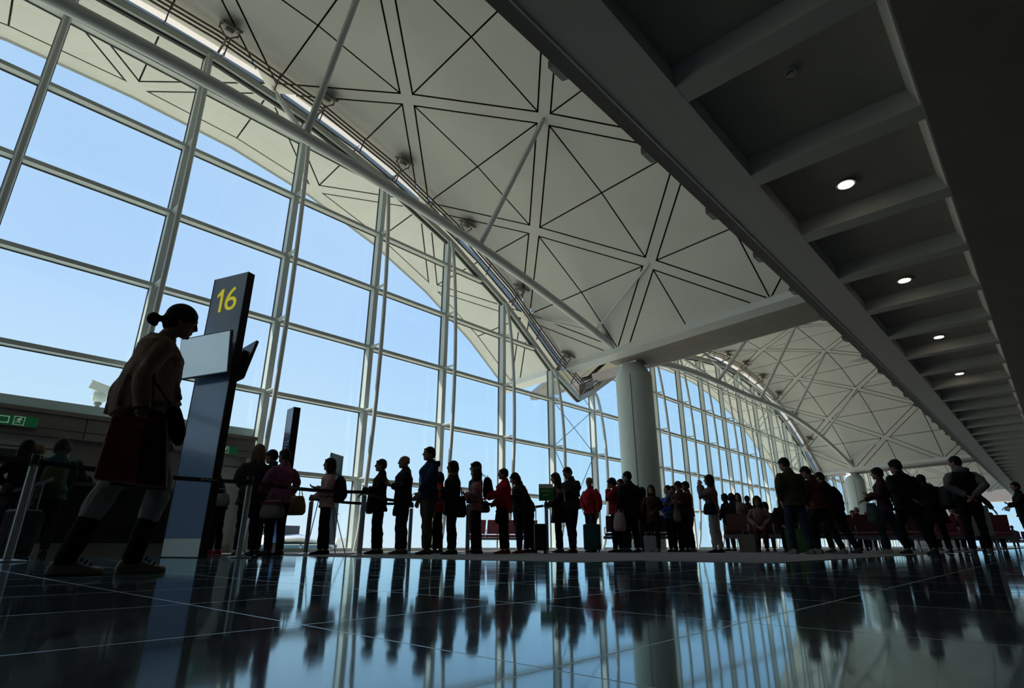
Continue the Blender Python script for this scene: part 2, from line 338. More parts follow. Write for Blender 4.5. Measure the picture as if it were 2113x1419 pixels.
# ---- glazed wall: one window unit between two mullions, each pane and rail a part
TZ = [11.954 - 2. * j for j in range(-1, 6)]            # transom heights
LV = sorted(TZ + [0.])
I0, I1 = -15, 30
for n, i in enumerate(range(I0, I1)):
    ya, yb = Y0 + i * S, Y0 + (i + 1) * S
    za, zb = ztop(ya), ztop(yb)
    vb = 2.05 + P * (math.floor((ya - 2.05 + P / 2) / P) + .5)  # valley inside this cell?
    top = [(ya, za), (yb, zb)] if not (ya < vb < yb) else [(ya, za), (vb, ztop(vb)), (yb, zb)]
    def zt(y):
        for (p, q) in zip(top[:-1], top[1:]):
            if p[0] - 1e-6 <= y <= q[0] + 1e-6: return p[1] + (q[1] - p[1]) * (y - p[0]) / (q[0] - p[0])
        return top[-1][1]
    mu = MB()
    mu.box(WX - .16, WX + .09, ya - .08, ya + .08, 0, za)
    mu.cur = 1; mu.box(WX - .165, WX - .115, ya - .095, ya - .08, 0, za); mu.box(WX - .165, WX - .115, ya + .08, ya + .095, 0, za)
    win = struct(mu.build('window_%d' % (n + 1), [M['mull'], M['gasket']]))
    for li in range(len(LV)):
        zl = LV[li]; zu = LV[li + 1] if li + 1 < len(LV) else 99.
        lo = [(ya + .09, zl), (yb - .09, zl)]
        ys = [ya + .09] + [t[0] for t in top[1:-1]] + [yb - .09]
        # where the arch crosses this band the pane is cut to it
        ss = sorted(set(ys + [ya + .09 + (yb - ya - .18) * t / 24 for t in range(25)])) if min(za, zb, *[t[1] for t in top]) < zu and max(za, zb) > zl else ys
        up = [(y, min(zu, zt(y))) for y in ss if zt(y) > zl + .02]
        if len(up) < 2: continue
        # keep only corner points
        pr = []
        for q in up:
            while len(pr) >= 2 and abs((pr[-1][0] - pr[-2][0]) * (q[1] - pr[-2][1]) - (pr[-1][1] - pr[-2][1]) * (q[0] - pr[-2][0])) < 1e-6: pr.pop()
            pr.append(q)
        poly = [(pr[0][0], zl), (pr[-1][0], zl)] + list(reversed(pr))
        g = MB(); g.prism([(WX - .13, y, z) for y, z in poly], (.012, 0, 0)); g.build('pane', M['glass'], win)
        if zl > 0:
            r = MB(); y_a, y_b = pr[0][0] - .03, pr[-1][0] + .03
            r.box(WX - .16, WX + .075, y_a, y_b, zl - .05, zl + .05)
            r.cur = 1; r.box(WX - .15, WX - .115, y_a, y_b, zl - .07, zl - .05)
            r.build('transom', [M['mull'], M['gasket']], win)
        else:
            r = MB(); r.box(WX - .16, WX + .075, ya + .08, yb - .08, 0, .09); r.build('sill', M['mull'], win)
    if i == 5:
        for (z0, z1) in ((TZ[4], TZ[3]), (TZ[5], TZ[4]), (.09, TZ[5])):
            z0, z1 = min(z0, z1), max(z0, z1); c = MB()
            c.tube([(WX - .02, ya + .1, z0 + .06), (WX - .02, yb - .1, z1 - .06)], .014, 8); c.tube([(WX + .01, ya + .1, z1 - .06), (WX + .01, yb - .1, z0 + .06)], .014, 8)
            c.build('bracing', M['teal'], win, smooth=True)
    hd = MB(); cl = MB()
    for p, q in zip(top[:-1], top[1:]):
        a, b = V3((WX - .02, p[0], p[1])), V3((WX - .02, q[0], q[1]))
        hd.cur = 0; hd.bar(a, b, .3, .2); hd.cur = 1; hd.bar(a + V3((0, 0, -.13)), b + V3((0, 0, -.13)), .1, .05)
        cl.cur = 0; cl.bar(a + V3((.02, 0, .125)), b + V3((.02, 0, .125)), .20, .04)
        cl.cur = 0
        for dx, dzz in ((.40, .34), (.45, .44), (.50, .54)):
            cl.tube([a + V3((dx, 0, dzz)), b + V3((dx, 0, dzz))], .03, 8)
        for t in (.1, .6):
            pp = a + (b - a) * t; cl.bar(pp + V3((.22, 0, .12)), pp + V3((.52, 0, .58)), .03, .03, (1, 0, 0))
        if ya < vb < yb and p[0] >= vb - .01 or (ya - S) < vb < ya:      # brown lining on the far leg of the valley
            cl.hexa([a + V3((-.1, 0, .1)), a + V3((.12, 0, .1)), b + V3((.12, 0, .1)), b + V3((-.1, 0, .1))], [a + V3((-.1, 0, .62)), a + V3((.12, 0, .62)), b + V3((.12, 0, .62)), b + V3((-.1, 0, .62))])
    hd.build('head_frame', [M['mull'], M['gasket']], win); cl.build('blind_rail', [M['rail'], M['mull']], win)

# ---- bowed steel masts behind the mullions, a fin bracket at every transom
vis = 0
for i in range(-2, 25):
    y = Y0 + i * S; zt_ = ztop(y) - .05
    if zt_ < 3: continue
    def off(z): return .13 + .46 * max(0., sin(pi * min(1., max(0., z / zt_)))) ** .62
    zs = [zt_ * t / 26 for t in range(27)]
    g = MB(); g.tube([(WX + .02 + off(z), y, max(z, .0)) for z in zs], .062, 12)
    g.tube([(WX + .05, y, zt_ - .02), (WX + .02 + off(zt_), y, zt_)], .05, 8)
    vis += 1
    o = g.build('wind_mast', M['steel'], smooth=True); rebase(o, (WX + .15, y, 0))
    tag(o, 'slender white bowed steel mast, %s from the left along the glass wall' % ORD[vis - 1], 'mast', 'bowed masts along the glass wall')
    for z in TZ:
        if z < zt_ - .5:
            b = MB(); x1 = WX + .02 + off(z)
            b.prism([(WX + .07, y - .012, z - .055), (x1, y - .012, z - .02), (x1, y - .012, z + .02), (WX + .07, y - .012, z + .055)], (0, .024, 0))
            b.bar((WX + .07, y, z), (x1, y, z), .10, .03)
            bo = b.build('bracket', M['mull'], o); bo.matrix_parent_inverse = Matrix.Translation(-V3(o.location))

# ---- vaulted ceilings: triangular panels with open joints between flat ribs
def inset(tri, ins):
    """tri: 3 points; ins: inset of edges 01,12,20 in the plane of the triangle"""
    a, b, c = tri; n = (b - a).cross(c - a).normalized()
    ed = [(a, b), (b, c), (c, a)]; L_ = []
    for (p, q), d in zip(ed, ins):
        t = (q - p).normalized(); nn = n.cross(t); L_.append((p + nn * d, t))
    out = []
    for i in range(3):
        p, t = L_[i - 1]; q, u = L_[i]
        w = q - p; cr = t.cross(u); s_ = w.cross(u).dot(cr) / cr.dot(cr); out.append(p + t * s_)
    return out
RMAX = 8
for bay in (-2, -1, 0, 1, 2):
    m = MB()
    def PT(r, k): return rpt(r, k, bay)
    up = lambda p: V3((0, p.y - (YC + P * bay), p.z + 11.3)).normalized()
    for r in range(-1, RMAX + 1):
        for k in range(-6, 7):
            if (r + k) % 2: continue
            c = PT(r, k); nb = [(r + 1, k), (r, k + 1), (r - 1, k), (r, k - 1)]
            for e in range(4):
                q1, q2 = nb[e], nb[(e + 1) % 4]
                if abs(q1[1]) > 6 or abs(q2[1]) > 6 or min(q1[0], q2[0]) < -1 or max(q1[0], q2[0]) > RMAX: continue
                tri = [c, PT(*q1), PT(*q2)]
                def gap(qa):
                    if qa[1] != k:                     # edge along a row
                        if r == 0: return .32 if max(q1[0], q2[0]) > 0 else .12   # slot over the glass
                        if r == -1: return .05
                        return .024
                    if abs(k) == 6: return .26       # along the valley
                    return .024
                ins = [gap(q1), .222, gap(q2)]
                t = inset(tri, ins) if (tri[1] - tri[0]).cross(tri[2] - tri[0]).z > 0 else inset(tri, ins)
                # panel a shallow tray: bottom face and upstand edges
                n_ = up(c); m.cur = 0
                t2 = [p + n_ * .07 for p in t]
                m.face(t); m.cur = 1; m.raw(t + t2, [(0, 3, 4, 1), (1, 4, 5, 2), (2, 5, 3, 0)])
    for r in range(-1, RMAX):
        for k in range(-6, 7):
            if (r + k) % 2 == 0: continue
            for kk in (k - 1, k + 1):
                if abs(kk) > 6: continue
                a, b = PT(r, k), PT(r + 1, kk); n_ = up((a + b) / 2)
                m.cur = 1; m.bar(a + n_ * .05, b + n_ * .05, .338, .10, n_)
                m.cur = 0; t_ = (b - a).normalized(); s_ = t_.cross(n_).normalized() * .17; m.face([a - s_ - n_ * .002, b - s_ - n_ * .002, b + s_ - n_ * .002, a + s_ - n_ * .002])
    # node plates
    for r in range(0, RMAX):
        for k in range(-5, 6):
            if (r + k) % 2:
                p = PT(r, k); m.cur = 0; n_ = up(p); e1 = V3((1, 0, .029)).normalized(); e2 = n_.cross(e1)
                m.obox(p + n_ * .02, e1 * .22, e2 * .22, n_ * .026)
    # dark void above, in two parts left and right of the slot over the glass
    for r0, r1 in ((-1.15, -.04), (.105, RMAX)):
        for k in range(-6, 6):
            q = [rpt(r0, k, bay, .24), rpt(r1, k, bay, .24), rpt(r1, k + 1, bay, .24), rpt(r0, k + 1, bay, .24)]
            m.cur = 1; m.face(q); m.face([p + V3((0, 0, .1)) for p in reversed(q)])
            if r0 < -1:
                # outer rim and its drip edge
                e = [rpt(-1.0, k, bay), rpt(-1.0, k + 1, bay), rpt(-1.17, k + 1, bay), rpt(-1.17, k, bay)]
                m.cur = 0; m.face(e)
                f_ = [rpt(-1.19, k, bay, -.06), rpt(-1.19, k + 1, bay, -.06), rpt(-1.26, k + 1, bay, .36), rpt(-1.26, k, bay, .36)]
                m.cur = 2; m.face(f_); m.face([rpt(-1.19, k, bay, -.06), rpt(-1.19, k + 1, bay, -.06), rpt(-1.17, k + 1, bay), rpt(-1.17, k, bay)])
    g = MB()
    for k2 in range(-24, 24):
        ka, kb = k2 / 4, (k2 + 1) / 4
        a, c = rpt(0, ka, bay, .06), rpt(0, kb, bay, .06); e = .02 if k2 % 2 else 0.
        g.face([a + V3((-.14, 0, 0)), a + V3((.34, 0, 0)), c + V3((.34, -e, 0)), c + V3((-.14, -e, 0))])
    struct(g.build('trim_skylight_%d' % (bay + 3), M['skylight']))
    o = m.build('ceiling', [M['ceil'], M['slit'], M['slabrib']], recalc=False)
    struct(o)

# ---- valley gutters between the vaults (open to the sky next to the glass)
for bay in (-1, 0, 1):
    m = MB()
    def vp(x, k, b): return rpt((x + 11.59 - .113 * 2) / 3.05 + 1, k, b)
    m.cur = 0
    for kk, b, sg in ((6, bay, 1), (-6, bay + 1, -1)):
        m.cur = 0 if sg > 0 else 1
        a, c = vp(-18.2, kk, b), vp(10., kk, b)
        for (x0, x1) in ((-18.2, -14.9), (-14.2, 10.)):
            a, c = vp(x0, kk, b), vp(x1, kk, b)
            m.hexa([a + V3((0, -.26 * sg, -.02)), a + V3((0, .22 * sg, -.13)), c + V3((0, .22 * sg, -.13)), c + V3((0, -.26 * sg, -.02))],
                   [a + V3((0, -.26 * sg, .25)), a + V3((0, .34 * sg, .25)), c + V3((0, .34 * sg, .25)), c + V3((0, -.26 * sg, .25))])
    m.cur = 1
    for (x0, x1) in ((-12.1, 10.),):
        a, c = vp(x0, 6, bay), vp(x1, 6, bay); a2, c2 = vp(x0, -6, bay + 1), vp(x1, -6, bay + 1)
        m.hexa([a + V3((0, .2, -.14)), a2 + V3((0, -.2, -.14)), c2 + V3((0, -.2, -.14)), c + V3((0, .2, -.14))], [a + V3((0, .2, .1)), a2 + V3((0, -.2, .1)), c2 + V3((0, -.2, .1)), c + V3((0, .2, .1))])
    struct(m.build('trim_gutter_%d' % (bay + 2), [M['steel'], M['brown']]))

# ---- round columns under the valleys
CX = {0: (-11.55, 19.9, 7.22), 1: (-12.0, 55.9, 5.95)}
for bay, (cx, cy, ct) in CX.items():
    m = MB(); R = .735
    m.lathe([(R, 0), (R, ct - .50), (R * .985, ct - .46), (R * .66, ct - .05), (R * .62, ct)], seg=48)
    o = m.build('column', M['column'], smooth=30, loc=(cx, cy, 0))
    tag(o, 'stout pale round column beside the queue, nearer and thicker one' if bay == 0 else 'pale round column far down the hall behind the walking passengers', 'column')
    s_ = MB(); an = radians(-70 if bay == 0 else -78); c, s2 = cos(an), sin(an)
    s_.obox((c * (R + .001), s2 * (R + .001), (ct - .55) / 2), (c * .004, s2 * .004, 0), (-s2 * .013, c * .013, 0), (0, 0, (ct - .55) / 2)); s_.build('seam', M['seam'], o)
    k_ = MB(); zt_ = rpt(1, 6, bay).z - .14
    k_.box(-.42, .42, -.42, .42, ct, ct + .07)
    for ax in ((.3, .3), (-.3, .3), (.3, -.3), (-.3, -.3)): k_.bar((ax[0] * .6, ax[1] * .6, ct), (ax[0], ax[1], zt_ + .1), .09, .03, (ax[1], ax[0], 0))
    k_.tube([(0, 0, ct), (0, 0, max(ct + .15, zt_))], .16, 16); k_.build('bearing', M['steel'], o)

# ---- arched tie tube on each bay with props up to the roof nodes
for bay in (-1, 0, 1, 2):
    yc = YC + P * bay + .04
    def ch(t):      # t -1..1 from column to column
        y = yc + t * 17.9; x = -11.6 - .05 * (1 - t * t)
        z = 7.42 + 2.45 * (1 - abs(t) ** 1.9) + dz(y)
        return V3((x, y, z))
    m = MB(); m.tube([ch(-1 + 2 * q / 40) for q in range(41)], .15, 16)
    o = m.build('roof_tie', M['steel'], smooth=True)
    rebase(o, ch(0))
    nm = {0: 'thick white arched steel tube sweeping across the nearest vault', 1: 'white arched steel tube of the second vault beyond the column', -1: 'white arched steel tube overhead behind the camera', 2: 'small white arched tube of the farthest vault'}[bay]
    tag(o, nm, 'roof tube')
    for k in (-5, -3, -1, 1, 3, 5):
        c = ch(k * HS * RR * .985 / 17.9 if abs(k) < 5 else (.86 if k > 0 else -.86))
        for row in (0, 2):
            s_ = MB(); q = rpt(row, k, bay); rd = .05 if (abs(k) == 5) else (.085 if row == 2 else .075)
            s_.tube([c, c + (q - c) * .06, c + (q - c) * .94, q], [rd * .8, rd, rd, rd * .6], 12)
            so = s_.build('prop', M['steel'], o, smooth=True); so.matrix_parent_inverse = Matrix.Translation(-V3(o.location))
    j = MB(); c = ch(.42); d = (ch(.43) - ch(.42)).normalized(); j.tube([c - d * .05, c + d * .05], .165, 16); jo = j.build('sleeve', M['steel'], o, smooth=True); jo.matrix_parent_inverse = Matrix.Translation(-V3(o.location))

# ---- floodlights along the head of the glass wall
nf = 0
for i in list(range(0, 6)) + list(range(8, 17)):
    y = Y0 + i * S + .15; z = ztop(y) + .42; x = WX + .75
    q = rpt(0.35, 0, 0)
    nf += 1
    e = empty('floodlight', (x, y, z))
    tag(e, 'square caged floodlight at the vault edge above the glass, %s from the left' % ORD[nf - 1], 'floodlight', 'floodlights along the vault edge')
    d = V3((.55, .1, .83)).normalized(); sd_ = V3((0, 1, 0)); u_ = d.cross(sd_).normalized()
    b = MB(); b.obox(d * .16, sd_ * .20, u_ * .17, d * .012); b.obox(d * .10, sd_ * .10, u_ * .09, d * .06); b.build('reflector', M['metalgrey'], e)
    f = MB()
    for sx in (-1, 1):
        f.obox(d * .18 + sd_ * .24 * sx, sd_ * .022, u_ * .235, d * .03); f.obox(d * .18 + u_ * .215 * sx, sd_ * .26, u_ * .02, d * .03)
    f.build('frame', M['rail'], e)
    a = MB()
    for sx in (-1, 1):
        a.bar((0, 0, -.22), tuple(d * .05 + sd_ * .25 * sx), .03, .03); a.bar(tuple(sd_ * .25 * sx), tuple(d * .14 + sd_ * .25 * sx), .03, .03)
    a.bar((0, 0, -.22), (-.55, 0, -.30), .05, .05); a.build('yoke', M['rail'], e)

# ---- upper-floor slab on the right: coffered soffit, fascia, outriggers
ZS = 5.5; ED = -2.95; CB = 2.42; CY0 = 5.61
m = MB()
m.cur = 0; m.box(ED, -2.26, -42, 94, ZS, ZS + .7)                       # edge beam
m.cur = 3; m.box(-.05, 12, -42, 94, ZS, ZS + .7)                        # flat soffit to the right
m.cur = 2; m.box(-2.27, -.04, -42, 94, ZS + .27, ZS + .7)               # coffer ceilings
m.cur = 1
nb = int((94 - CY0) / CB)
for k in range(-18, nb + 1):
    y = CY0 + k * CB
    if -41.5 < y < 93.5:
        m.hexa([(-2.27, y - .17, ZS + .002), (-.04, y - .17, ZS + .002), (-.04, y + .17, ZS + .002), (-2.27, y + .17, ZS + .002)], [(-2.27, y - .25, ZS + .3), (-.04, y - .25, ZS + .3), (-.04, y + .25, ZS + .3), (-2.27, y + .25, ZS + .3)])
        m.hexa([(-.075, y + .17, ZS + .002), (-.04, y + .17, ZS + .002), (-.04, y + CB - .17, ZS + .002), (-.075, y + CB - .17, ZS + .002)], [(-.17, y + .17, ZS + .28), (-.04, y + .17, ZS + .28), (-.04, y + CB - .17, ZS + .28), (-.17, y + CB - .17, ZS + .28)])
m.cur = 0; m.box(ED - .015, ED + .012, -42, 94, ZS - .012, ZS + .02)      # drip edge
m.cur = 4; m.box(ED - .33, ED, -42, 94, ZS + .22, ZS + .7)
o = m.build('ceiling_soffit', [M['slab'], M['slabrib'], M['slabdk'], M['slabend'], M['bracket']]); struct(o)
for k in range(-2, 19):
    y = 4.95 + k * 2.47
    b = MB(); b.prism([(ED - .25, y - .16, ZS + .7), (ED - .25, y - .16, ZS + 1.12), (ED - .80, y - .16, ZS + .98), (ED - .80, y - .16, ZS + .86)], (0, .32, 0))
    b.box(ED - .30, ED - .22, y - .2, y + .2, ZS + .6, ZS + 1.2)
    bo = b.build('balcony_bracket', M['bracket']); rebase(bo, (ED - .3, y, ZS + .7))
    tag(bo, 'dark wedge bracket on the balcony edge, %s one counting away from the camera' % ORD[k + 2], 'bracket', 'wedge brackets along the balcony edge')
for n, (x, y) in enumerate([(-1.30, 9.5), (-1.30, 14.35), (-1.30, 19.3), (-1.34, 24.2)]):
    e = MB(); e.lathe([(.15, 0), (.15, .03), (.115, .03), (.115, .015)], seg=28)
    o = e.build('downlight', M['lamptrim'], smooth=30, loc=(x, y, ZS + .235))
    tag(o, 'round lit downlight recessed in the dark soffit, %s one from the camera' % ORD[n], 'downlight', 'downlights in the coffered soffit')
    e = MB(); e.lathe([(.113, 0), (.113, .01)], seg=28); e.build('lens', M['lamp'], o, loc=(0, 0, -.008))
    l = bpy.data.lights.new('downlight_glow', 'SPOT'); l.energy = 14.; l.color = (1., .86, .64); l.spot_size = radians(100); l.shadow_soft_size = .1
    lo = bpy.data.objects.new('bulb', l); COL.objects.link(lo); lo.parent = o; lo.location = (0, 0, -.03)
d = MB(); d.lathe([(.03, 0), (.07, .012), (.075, .05)], seg=24); o = d.build('smoke_detector', M['slabrib'], smooth=30, loc=(-1.18, 6.45, ZS + .22)); tag(o, 'small round smoke detector on the dark coffer ceiling', 'smoke detector')
d = MB()
for k in range(5):
    an = radians(200 + 25 * k); d.obox((.05 * cos(an), .05 * sin(an), .004), (.008, 0, 0), (0, .006, 0), (0, 0, .004))
d.build('vent_slot', M['black'], o)

# ---- reflector sail and light bar hung under the second vault
g = MB(); g.prism([(-6.6, 35.2, 9.9), (-2.3, 33.0, 10.2), (-2.2, 37.2, 9.7)], (0, 0, .06)); o = g.build('reflector_sail', M['slabrib']); rebase(o, (-3.7, 35.1, 9.9)); tag(o, 'grey triangular reflector panel hanging below the second vault', 'reflector panel')
h = MB()
for p in ((-5.6, 35.1, 9.95), (-2.6, 33.6, 10.2), (-2.6, 36.6, 9.8)): h.tube([p, (p[0], p[1], p[2] + 1.6)], .012, 6)
ho = h.build('hanger', M['rail'], o); ho.matrix_parent_inverse = Matrix.Translation(-V3(o.location))
g = MB(); g.tube([(-6.2, 37.6, 9.25), (-2.6, 36.4, 9.75)], .045, 10); o = g.build('light_bar', M['camwhite'], smooth=True); rebase(o, (-4.4, 37, 9.5)); tag(o, 'slim white bar hanging below the triangular reflector panel', 'light bar')
h = MB()
for p in ((-5.4, 37.33, 9.37), (-3.2, 36.6, 9.68)): h.tube([p, (p[0], p[1], p[2] + 2.)], .01, 6)
ho = h.build('hanger', M['rail'], o); ho.matrix_parent_inverse = Matrix.Translation(-V3(o.location))
# ================================================================== gate front, signs, barriers, seats, bags
def keep(o, root):
    """parent a part whose mesh is written in world coordinates"""
    o.parent = root; o.matrix_parent_inverse = Matrix.Translation(-V3(root.location)) if root.rotation_euler.z == 0 else root.matrix_basis.inverted()
    return o
def frame(o, a, n, z=(0, 0, 1)):
    """matrix: local x along a, local y along n"""
    a, n, z = V3(a), V3(n), V3(z)
    return Matrix(((a.x, n.x, z.x, o[0]), (a.y, n.y, z.y, o[1]), (a.z, n.z, z.z, o[2]), (0, 0, 0, 1)))

# ---- gate portal built against the glass on the left
FX = -13.70
root = empty('gate_portal', (-14.2, 1.5, 0)); tag(root, 'low grey metal boarding gate portal along the foot of the glass wall', 'gate')
b = MB(); b.box(-14.30, FX, -9, 5.74, 2.10, 2.52); b.box(-14.30, FX + .05, -9, 5.78, 2.52, 2.60)
for y in (-7.2, -4.8, -2.4, .0, 2.4, 4.8): b.cur = 1; b.box(FX - .002, FX + .004, y - .008, y + .008, 2.11, 2.52); b.cur = 0
b.cur = 1; b.box(FX - .002, FX + .004, -9, 5.74, 2.235, 2.247); keep(b.build('fascia', [M['metalgrey'], M['gasket']]), root)
b = MB(); b.box(-13.98, -13.92, -9, 5.70, 0, 2.10)
b.cur = 1
for y in (-4.6, -3.2, -.6, .8, 2.2, 3.6, 4.9): b.box(-13.925, -13.912, y - .012, y + .012, 0, 2.10)
b.box(-13.925, -13.912, -9, 5.70, 1.88, 1.90); b.cur = 2; b.box(-13.92, -13.905, -9, 5.70, 0, .16)
keep(b.build('panel_wall', [M['lightgrey'], M['gasket'], M['chrome']]), root)
b = MB(); b.box(-13.98, FX - .02, 5.62, 5.77, 0, 2.52); keep(b.build('end_post', M['lightgrey']), root)
for y0, y1 in ((.95, 1.5), (-.6, .1)):
    b = MB(); b.box(-13.91, -13.895, y0, y1, 1.55, 1.83)
    b.cur = 1
    for k in range(9): b.box(-13.896, -13.888, y0 + .03, y1 - .03, 1.57 + k * .028, 1.578 + k * .028)
    keep(b.build('vent_grille', [M['bracket'], M['gasket']]), root)
for y0, y1 in ((2.3, 3.5), (3.72, 4.8)):
    b = MB(); b.box(-13.91, -13.885, y0, y1, .02, 2.1); d_ = keep(b.build('door', M['metalgrey']), root)
    h_ = MB(); h_.tube([(-13.83, y0 + .12, .9), (-13.83, y0 + .12, 1.3)], .014, 8); h_.bar((-13.89, y0 + .12, .92), (-13.83, y0 + .12, .92), .02, .02); h_.bar((-13.89, y0 + .12, 1.28), (-13.83, y0 + .12, 1.28), .02, .02)
    ho = h_.build('handle', M['chrome']); ho.parent = d_; ho.matrix_parent_inverse = Matrix.Translation(-V3(root.location)).inverted() @ Matrix.Translation(-V3(root.location)); ho.matrix_parent_inverse = Matrix.Identity(4)
# roof of the gate house outside, with its parapet
b = MB(); b.box(-18.5, -14.72, -12, 6.3, 2.62, 2.98); b.box(-18.5, -14.72, -12, 6.3, -6, 2.62); o = b.build('gate_house', M['greenout']); rebase(o, (-16.5, -3, -6)); tag(o, 'grey green gate house standing outside the glass below the camera', 'building')
# security camera on that roof
root = empty('security_camera', (-16.2, 2.95, 3.16)); tag(root, 'white security camera on a pan head outside the glass', 'security camera')
b = MB(); b.lathe([(.06, -.18), (.06, 0), (.09, 0), (.09, .03), (.05, .05), (.05, .14), (.08, .16), (.08, .2)], seg=20); b.build('base', M['metalgrey'], root, smooth=30)
b = MB(); b.ell((0, 0, .32), (.14, .15, .13)); b.box(-.07, .07, -.13, .13, .25, .45); b.build('pan_head', M['camwhite'], root, smooth=40)
b = MB(); d = V3((.35, .86, -.30)).normalized(); sd_ = V3((.93, -.36, 0)).normalized(); u_ = sd_.cross(d).normalized()
b.obox(V3((0, 0, .54)) + d * .04, d * .27, sd_ * .09, u_ * .085); b.obox(V3((0, 0, .54)) + d * .08 + u_ * .10, d * .33, sd_ * .11, u_ * .012); b.build('camera_body', M['camwhite'], root)
b = MB(); b.obox(V3((0, 0, .54)) + d * .32, d * .02, sd_ * .06, u_ * .055); b.build('lens', M['black'], root)

# ---- exit signs (characters and a running figure)
def running_man(m, P, s):
    """P(u, v): point on the sign for u to the right and v up, s: scale"""
    def st(pts, w):
        for (a, c) in zip(pts[:-1], pts[1:]):
            a, c = (a[0] * s, a[1] * s), (c[0] * s, c[1] * s)
            dx, dy = c[0] - a[0], c[1] - a[1]; l = max(1e-6, sqrt(dx * dx + dy * dy)); nx, ny = -dy / l * w * s / 2, dx / l * w * s / 2
            m.face([P(a[0] + nx, a[1] + ny), P(a[0] - nx, a[1] - ny), P(c[0] - nx, c[1] - ny), P(c[0] + nx, c[1] + ny)])
    for k in range(10):
        a0, a1 = 2 * pi * k / 10, 2 * pi * (k + 1) / 10; cx, cy, r = .12, .36, .075
        m.face([P(cx * s, cy * s), P((cx + r * cos(a0)) * s, (cy + r * sin(a0)) * s), P((cx + r * cos(a1)) * s, (cy + r * sin(a1)) * s)])
    st([(.05, .28), (-.06, .02)], .14); st([(.06, .24), (.18, .10), (.30, .16)], .06); st([(.02, .26), (-.16, .22), (-.26, .08)], .06)
    st([(-.04, .02), (.10, -.10), (.06, -.30)], .08); st([(-.07, .02), (-.16, -.18), (-.36, -.22)], .08)
def strokes(m, P, segs, w):
    for (x0, y0, x1, y1) in segs:
        if abs(x1 - x0) > abs(y1 - y0): m.face([P(x0 - w / 2, y0 - w / 2), P(x1 + w / 2, y1 - w / 2), P(x1 + w / 2, y1 + w / 2), P(x0 - w / 2, y0 + w / 2)])
        else: m.face([P(x0 - w / 2, y0), P(x0 + w / 2, y0), P(x1 + w / 2, y1), P(x1 - w / 2, y1)])
def ring(m, P, x0, x1, y0, y1, w): strokes(m, P, [(x0, y0, x1, y0), (x0, y1, x1, y1), (x0, y0, x0, y1), (x1, y0, x1, y1)], w)
def exit_sign(loc, y0, y1, z0, z1, label, man, chars):
    root = empty('exit_sign', loc); tag(root, label, 'exit sign')
    x = FX + .13
    b = MB(); b.box(FX + .01, x, y0, y1, z0, z1); keep(b.build('case', M['metalgrey']), root)
    b = MB(); b.box(x, x + .006, y0 + .01, y1 - .01, z0 + .012, z1 - .012); keep(b.build('face', M['signgreen']), root)
    t = MB(); P = lambda u, v: V3((x + .010, u, v))
    zc = (z0 + z1) / 2; hh = (z1 - z0) * .36
    ring(t, P, man - hh, man + hh, zc - hh, zc + hh, .010)
    running_man(t, lambda u, v: V3((x + .010, man - u, zc + v)) if False else V3((x + .010, man + u, zc + v)), hh * 2)
    for c, yc in chars:
        if c == 'kou': ring(t, P, yc - .075, yc + .075, zc - hh * .75, zc + hh * .75, .014)
        if c == 'chu':
            strokes(t, P, [(yc, zc - hh, yc, zc + hh), (yc - .065, zc, yc + .065, zc), (yc - .085, zc - hh, yc + .085, zc - hh), (yc - .065, zc, yc - .065, zc + hh * .8), (yc + .065, zc, yc + .065, zc + hh * .8), (yc - .085, zc - hh, yc - .085, zc - hh * .15), (yc + .085, zc - hh, yc + .085, zc - hh * .15)], .014)
    keep(t.build('lettering', M['signwhite']), root)
    b = MB(); b.box(FX - .0, FX + .03, (y0 + y1) / 2 - .1, (y0 + y1) / 2 + .1, z1 - .02, z1 + .1); keep(b.build('mount', M['metalgrey']), root)
exit_sign((FX, 1.2, 2.2), .53, 1.65, 2.20, 2.405, 'green exit sign cut off by the left edge of the picture', 1.363, [('kou', 1.14), ('chu', .90)])
exit_sign((FX, 4.8, 2.1), 4.30, 5.34, 2.115, 2.305, 'green exit sign partly hidden behind the tall gate totem', 5.05, [('kou', 4.82)])

# ---- the tall gate totem with its two screens
TRX, TRY = -8.03, 2.89; A = V3((-.942, -.335, 0)).normalized(); Nn = V3((.335, -.942, 0)).normalized()
root = empty('gate_totem', (TRX + A.x * .35 - Nn.x * .1, TRY + A.y * .35 - Nn.y * .1, 0), 0)
tag(root, 'tall dark blue gate totem with yellow number 16', 'totem')
Tm = frame((TRX, TRY, 0), A, Nn)     # x: along the face to the left, y: out of the face
def tp(m, name, mt, par=root, smooth_=False):
    m.xf(Tm); return keep(m.build(name, mt, smooth=smooth_, recalc=True), par)
b = MB(); b.box(0.012, .70 - .012, -.012, 0, .235, 4.0); tp(b, 'front_panel', M['pblue'])
b = MB(); b.box(.012, .688, -.12, -.108, .235, 4.0); tp(b, 'rear_panel', M['pblue'])
b = MB(); b.box(0, .70, -.108, -.012, .0, 3.985); b.box(0, .012, -.12, .006, 0, 4.0); b.box(.688, .70, -.12, .004, .0, 4.0); tp(b, 'frame', M['black'])
b = MB(); b.box(.012, .688, -.012, .003, .012, .232); tp(b, 'plinth', M['silver'])
def text_mesh(body, size, name):
    c = bpy.data.curves.new(name, 'FONT'); c.body = body; c.size = size; c.align_x = 'CENTER'; c.align_y = 'BOTTOM_BASELINE'; c.extrude = .002; c.resolution_u = 6
    o = bpy.data.objects.new(name, c); COL.objects.link(o); bpy.context.view_layer.update()
    dg = bpy.context.evaluated_depsgraph_get(); me = bpy.data.meshes.new_from_object(o.evaluated_get(dg)); bpy.data.objects.remove(o); bpy.data.curves.remove(c)
    me.name = name; return me
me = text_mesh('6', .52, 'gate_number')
xs = [v.co.x for v in me.vertices]; ys = [v.co.y for v in me.vertices]
